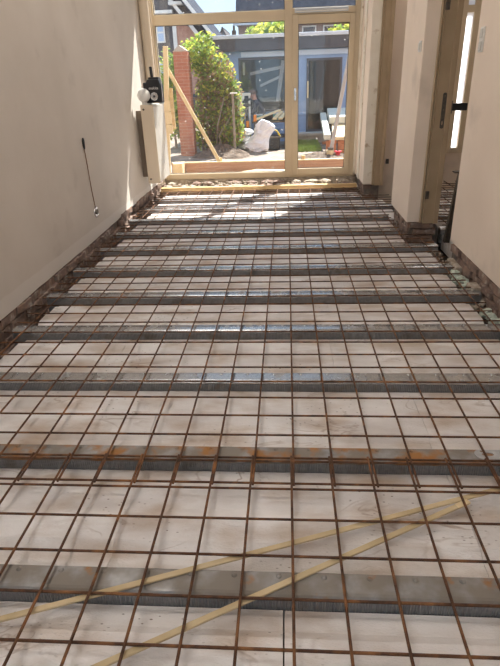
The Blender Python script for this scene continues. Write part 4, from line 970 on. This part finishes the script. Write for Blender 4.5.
# ------------------------------------------------------------------ kneeling worker
def person():
    J = {'pel': (-0.50, 13.740, 0.40, .13), 'spi': (-0.57, 13.720, 0.62, .14), 'che': (-0.67, 13.700, 0.82, .15), 'nec': (-0.735, 13.680, 0.96, .055), 'hea': (-0.785, 13.670, 1.06, .085), 'top': (-0.80, 13.670, 1.15, .065),
         'sl': (-0.68, 13.540, 0.88, .065), 'el': (-0.80, 13.480, 0.66, .048), 'hl': (-0.93, 13.500, 0.76, .034), 'pl': (-0.985, 13.510, 0.79, .034),
         'sr': (-0.68, 13.860, 0.88, .065), 'er': (-0.82, 13.920, 0.68, .048), 'hr': (-0.95, 13.870, 0.77, .034), 'pr': (-1.0, 13.860, 0.80, .034),
         'kl': (-0.80, 13.620, 0.12, .075), 'al': (-0.42, 13.640, 0.05, .05), 'fl': (-0.30, 13.640, 0.02, .04), 'tl': (-0.52, 13.650, 0.34, .10),
         'kr': (-0.78, 13.860, 0.12, .075), 'ar': (-0.40, 13.840, 0.05, .05), 'fr': (-0.28, 13.840, 0.02, .04), 'tr': (-0.52, 13.830, 0.34, .10)}
    E = [('pel', 'spi'), ('spi', 'che'), ('che', 'nec'), ('nec', 'hea'), ('hea', 'top'), ('che', 'sl'), ('sl', 'el'), ('el', 'hl'), ('hl', 'pl'), ('che', 'sr'), ('sr', 'er'), ('er', 'hr'), ('hr', 'pr'),
         ('pel', 'tl'), ('tl', 'kl'), ('kl', 'al'), ('al', 'fl'), ('pel', 'tr'), ('tr', 'kr'), ('kr', 'ar'), ('ar', 'fr')]
    for s, sg in (('l', -1), ('r', 1)):
        p = J['p' + s]
        for i in range(4):
            o = (i - 1.5) * 0.017
            J['g%s%d' % (s, i)] = (p[0] - 0.045, p[1] + o, p[2] - 0.005, .009); J['h%s%d' % (s, i)] = (p[0] - 0.075 + abs(o) * 0.4, p[1] + o, p[2] - 0.03, .008)
            E += [('p' + s, 'g%s%d' % (s, i)), ('g%s%d' % (s, i), 'h%s%d' % (s, i))]
        J['g%st' % s] = (p[0] - 0.02, p[1] - sg * 0.04, p[2] - 0.01, .010); J['h%st' % s] = (p[0] - 0.05, p[1] - sg * 0.045, p[2] - 0.03, .009)
        E += [('h' + s, 'g%st' % s), ('g%st' % s, 'h%st' % s)]
    names = list(J); me = bpy.data.meshes.new('person')
    me.from_pydata([J[k][:3] for k in names], [(names.index(a), names.index(b)) for a, b in E], [])
    o = bpy.data.objects.new('person', me); COL.objects.link(o)
    md = o.modifiers.new('skin', 'SKIN'); md.use_smooth_shade = True
    for i, k in enumerate(names):
        sv = me.skin_vertices[0].data[i]; sv.radius = (J[k][3], J[k][3]); sv.use_root = (k == 'pel')
    o.modifiers.new('sub', 'SUBSURF').levels = 2
    bpy.context.view_layer.update()
    bmsh = bpy.data.meshes.new_from_object(o.evaluated_get(bpy.context.evaluated_depsgraph_get()))
    bpy.data.objects.remove(o)
    bmsh.materials.clear(); bmsh.materials.append(navy_m); bmsh.materials.append(skin_m)
    for p in bmsh.polygons:
        c = p.center
        p.material_index = 1 if (c.z > 0.955 and c.x < -0.69) or c.x < -0.915 else 0
        p.use_smooth = True
    base = Vector((-0.58, 13.720, -0.03)); bmsh.transform(Matrix.Translation(-base))
    ob = bpy.data.objects.new('person', bmsh); COL.objects.link(ob); ob.location = base
    tag(ob, 'person in dark clothes kneeling and bent over work before the shed window', 'person')
    MB().blob((-0.785, 13.670, 1.115), 0.088, 0.082, 0.07, 0.03, 3, 5, True).build('hair', hair_m, ob)
    MB().blob((-0.878, 13.670, 1.055), 0.02, 0.013, 0.022, 0.02, 1, 6, True).build('nose', skin_m, ob)
    for s in (-1, 1):
        MB().blob((-0.865, 13.670 + s * 0.03, 1.08), 0.008, 0.010, 0.008, 0, 1, 7, True).build('eye', black_m, ob)
        MB().blob((-0.775, 13.670 + s * 0.088, 1.06), 0.018, 0.010, 0.028, 0.02, 1, 8, True).build('ear', skin_m, ob)
    MB().box((-0.872, 13.650, 1.012), (-0.86, 13.690, 1.018)).build('mouth', hair_m, ob)
person()

# ------------------------------------------------------------------ houses and trees behind
hl = empty('neighbour_house', (-6.0, 23.0, -0.03), 'dark slate-clad neighbour house with white trim and sloping roof at left', 'house')
HY = 22.0
MB().prism_y([(-9.0, -0.03), (-2.95, -0.03), (-2.95, 3.1), (-3.7, 4.1), (-6.2, 7.2), (-9, 7.2)], HY, HY + 6).build('wall', slate_m, hl)
MB().add([(-4.05, HY - 0.03, 1.0), (-3.0, HY - 0.03, 1.0), (-3.0, HY - 0.03, 2.95), (-3.95, HY - 0.03, 3.45), (-4.05, HY - 0.03, 3.45), (-4.05, HY, 1.0), (-3.0, HY, 1.0), (-3.0, HY, 2.95), (-3.95, HY, 3.45), (-4.05, HY, 3.45)],
         [(0, 1, 2, 3, 4), (9, 8, 7, 6, 5), (0, 5, 6, 1), (1, 6, 7, 2), (2, 7, 8, 3), (3, 8, 9, 4), (4, 9, 5, 0)]).build('brick_panel', pinkbrick, hl)
MB().bar((-2.45, HY + 2.8, 2.62), (-6.3, HY + 2.8, 7.28), 6.6, 0.16, (0.77, 0, 0.64)).build('roof', tile_m, hl)
MB().bar((-2.45, HY - 0.55, 2.68), (-6.3, HY - 0.55, 7.34), 0.06, 0.11, (0.77, 0, 0.64)).build('barge_board', white_m, hl)
MB().bar((-2.9, HY - 0.25, 2.62), (-6.6, HY - 0.25, 7.1), 0.05, 0.12, (0.77, 0, 0.64)).build('barge_board', white_m, hl)
MB().box((-5.4, HY - 0.25, 3.66), (-4.05, HY, 3.76)).build('gutter', white_m, hl)
MB().box((-4.15, HY - 0.35, 3.90), (-3.65, HY, 4.0)).build('gutter', white_m, hl)
MB().box((-4.12, HY - 0.07, 1.0), (-3.98, HY - 0.031, 3.4)).build('corner_board', white_m, hl)
for x, z in ((-4.72, 2.75), (-4.72, 1.5)):
    f = MB().box((x, HY - 0.05, z), (x + 0.30, HY - 0.001, z + 0.65)).build('window', white_m, hl)
    for dz in (0.05, 0.36): MB().box((x + 0.05, HY - 0.06, z + dz), (x + 0.25, HY - 0.051, z + dz + 0.25)).build('pane', pale_blue, f)

hf = empty('far_house', (3.5, 33.0, -0.03), 'brown brick house with long dark tiled roof behind the shed', 'house')
FY = 32.0
MB().box((-2.5, FY, -0.03), (11, FY + 8, 4.2)).build('wall', house_brick, hf)
MB().prism_x([(FY - 0.5, 4.05), (FY - 0.5, 4.2), (FY + 4, 9.4), (FY + 8.5, 4.2), (FY + 8.5, 4.05)], -2.6, 11.2).build('roof', tile_m, hf)
MB().box((-2.7, FY - 0.65, 4.0), (11.2, FY - 0.5, 4.14)).build('gutter', zinc_m, hf)
for x, w in ((0.85, 0.75), (1.95, 0.75), (3.05, 0.75), (-1.6, 0.75)):
    f = MB().box((x, FY - 0.06, 2.5), (x + w, FY - 0.001, 3.9)).build('window', white_m, hf)
    MB().box((x + 0.07, FY - 0.07, 2.57), (x + w - 0.07, FY - 0.061, 3.83)).build('pane', window_dark, f)
sh = empty('small_far_house', (-3.6, 36, -0.03), 'small pale gabled house far away between the other houses', 'house')
MB().prism_y([(-5.5, -0.03), (-3.3, -0.03), (-3.3, 3.3), (-3.75, 4.25), (-4.2, 3.3), (-5.5, 3.3)], 36, 40).build('wall', zinc_m, sh)
MB().box((-3.22, 36.2, 3.0), (-2.98, 36.5, 4.15)).build('chimney', brownwall, sh)
MB().lathe((-3.10, 36.35, 0), [(0.07, 4.15), (0.06, 4.42)], 10).build('chimney_pot', brownwall, sh)
MB().bar((-3.22, 38, 3.2), (-3.77, 38, 4.32), 4.4, 0.06, (0.8, 0, 0.5)).bar((-4.28, 38, 3.2), (-3.73, 38, 4.32), 4.4, 0.06, (-0.8, 0, 0.5)).build('roof', slate_m, sh)
def tree(name, lab, x, y_, cl, n, seed):
    t = shrub(name, lab, 'tree', (x, y_, -0.03), cl, n, 0.13, [((x, y_, -0.03), (x, y_, 1.5), (x + 0.1, y_, 2.8), 0.09)], seed, 'trees behind the shed'); return t
tree('garden_tree', 'bright yellow-green tree rising behind the shed roof, left of the mullion', -0.8, 22, [(-0.75, 22, 2.5, 0.85, 0.8, 0.85), (-0.2, 22, 2.6, 0.6, 0.6, 0.8), (-1.3, 22, 2.4, 0.4, 0.5, 0.6)], (500, 1500, 0), 51)
tree('garden_tree', 'bright yellow-green tree top behind the shed roof, right of the mullion', 1.9, 22, [(1.95, 22, 2.4, 0.65, 0.6, 0.72), (2.5, 22, 2.3, 0.5, 0.5, 0.8)], (400, 1100, 0), 61)
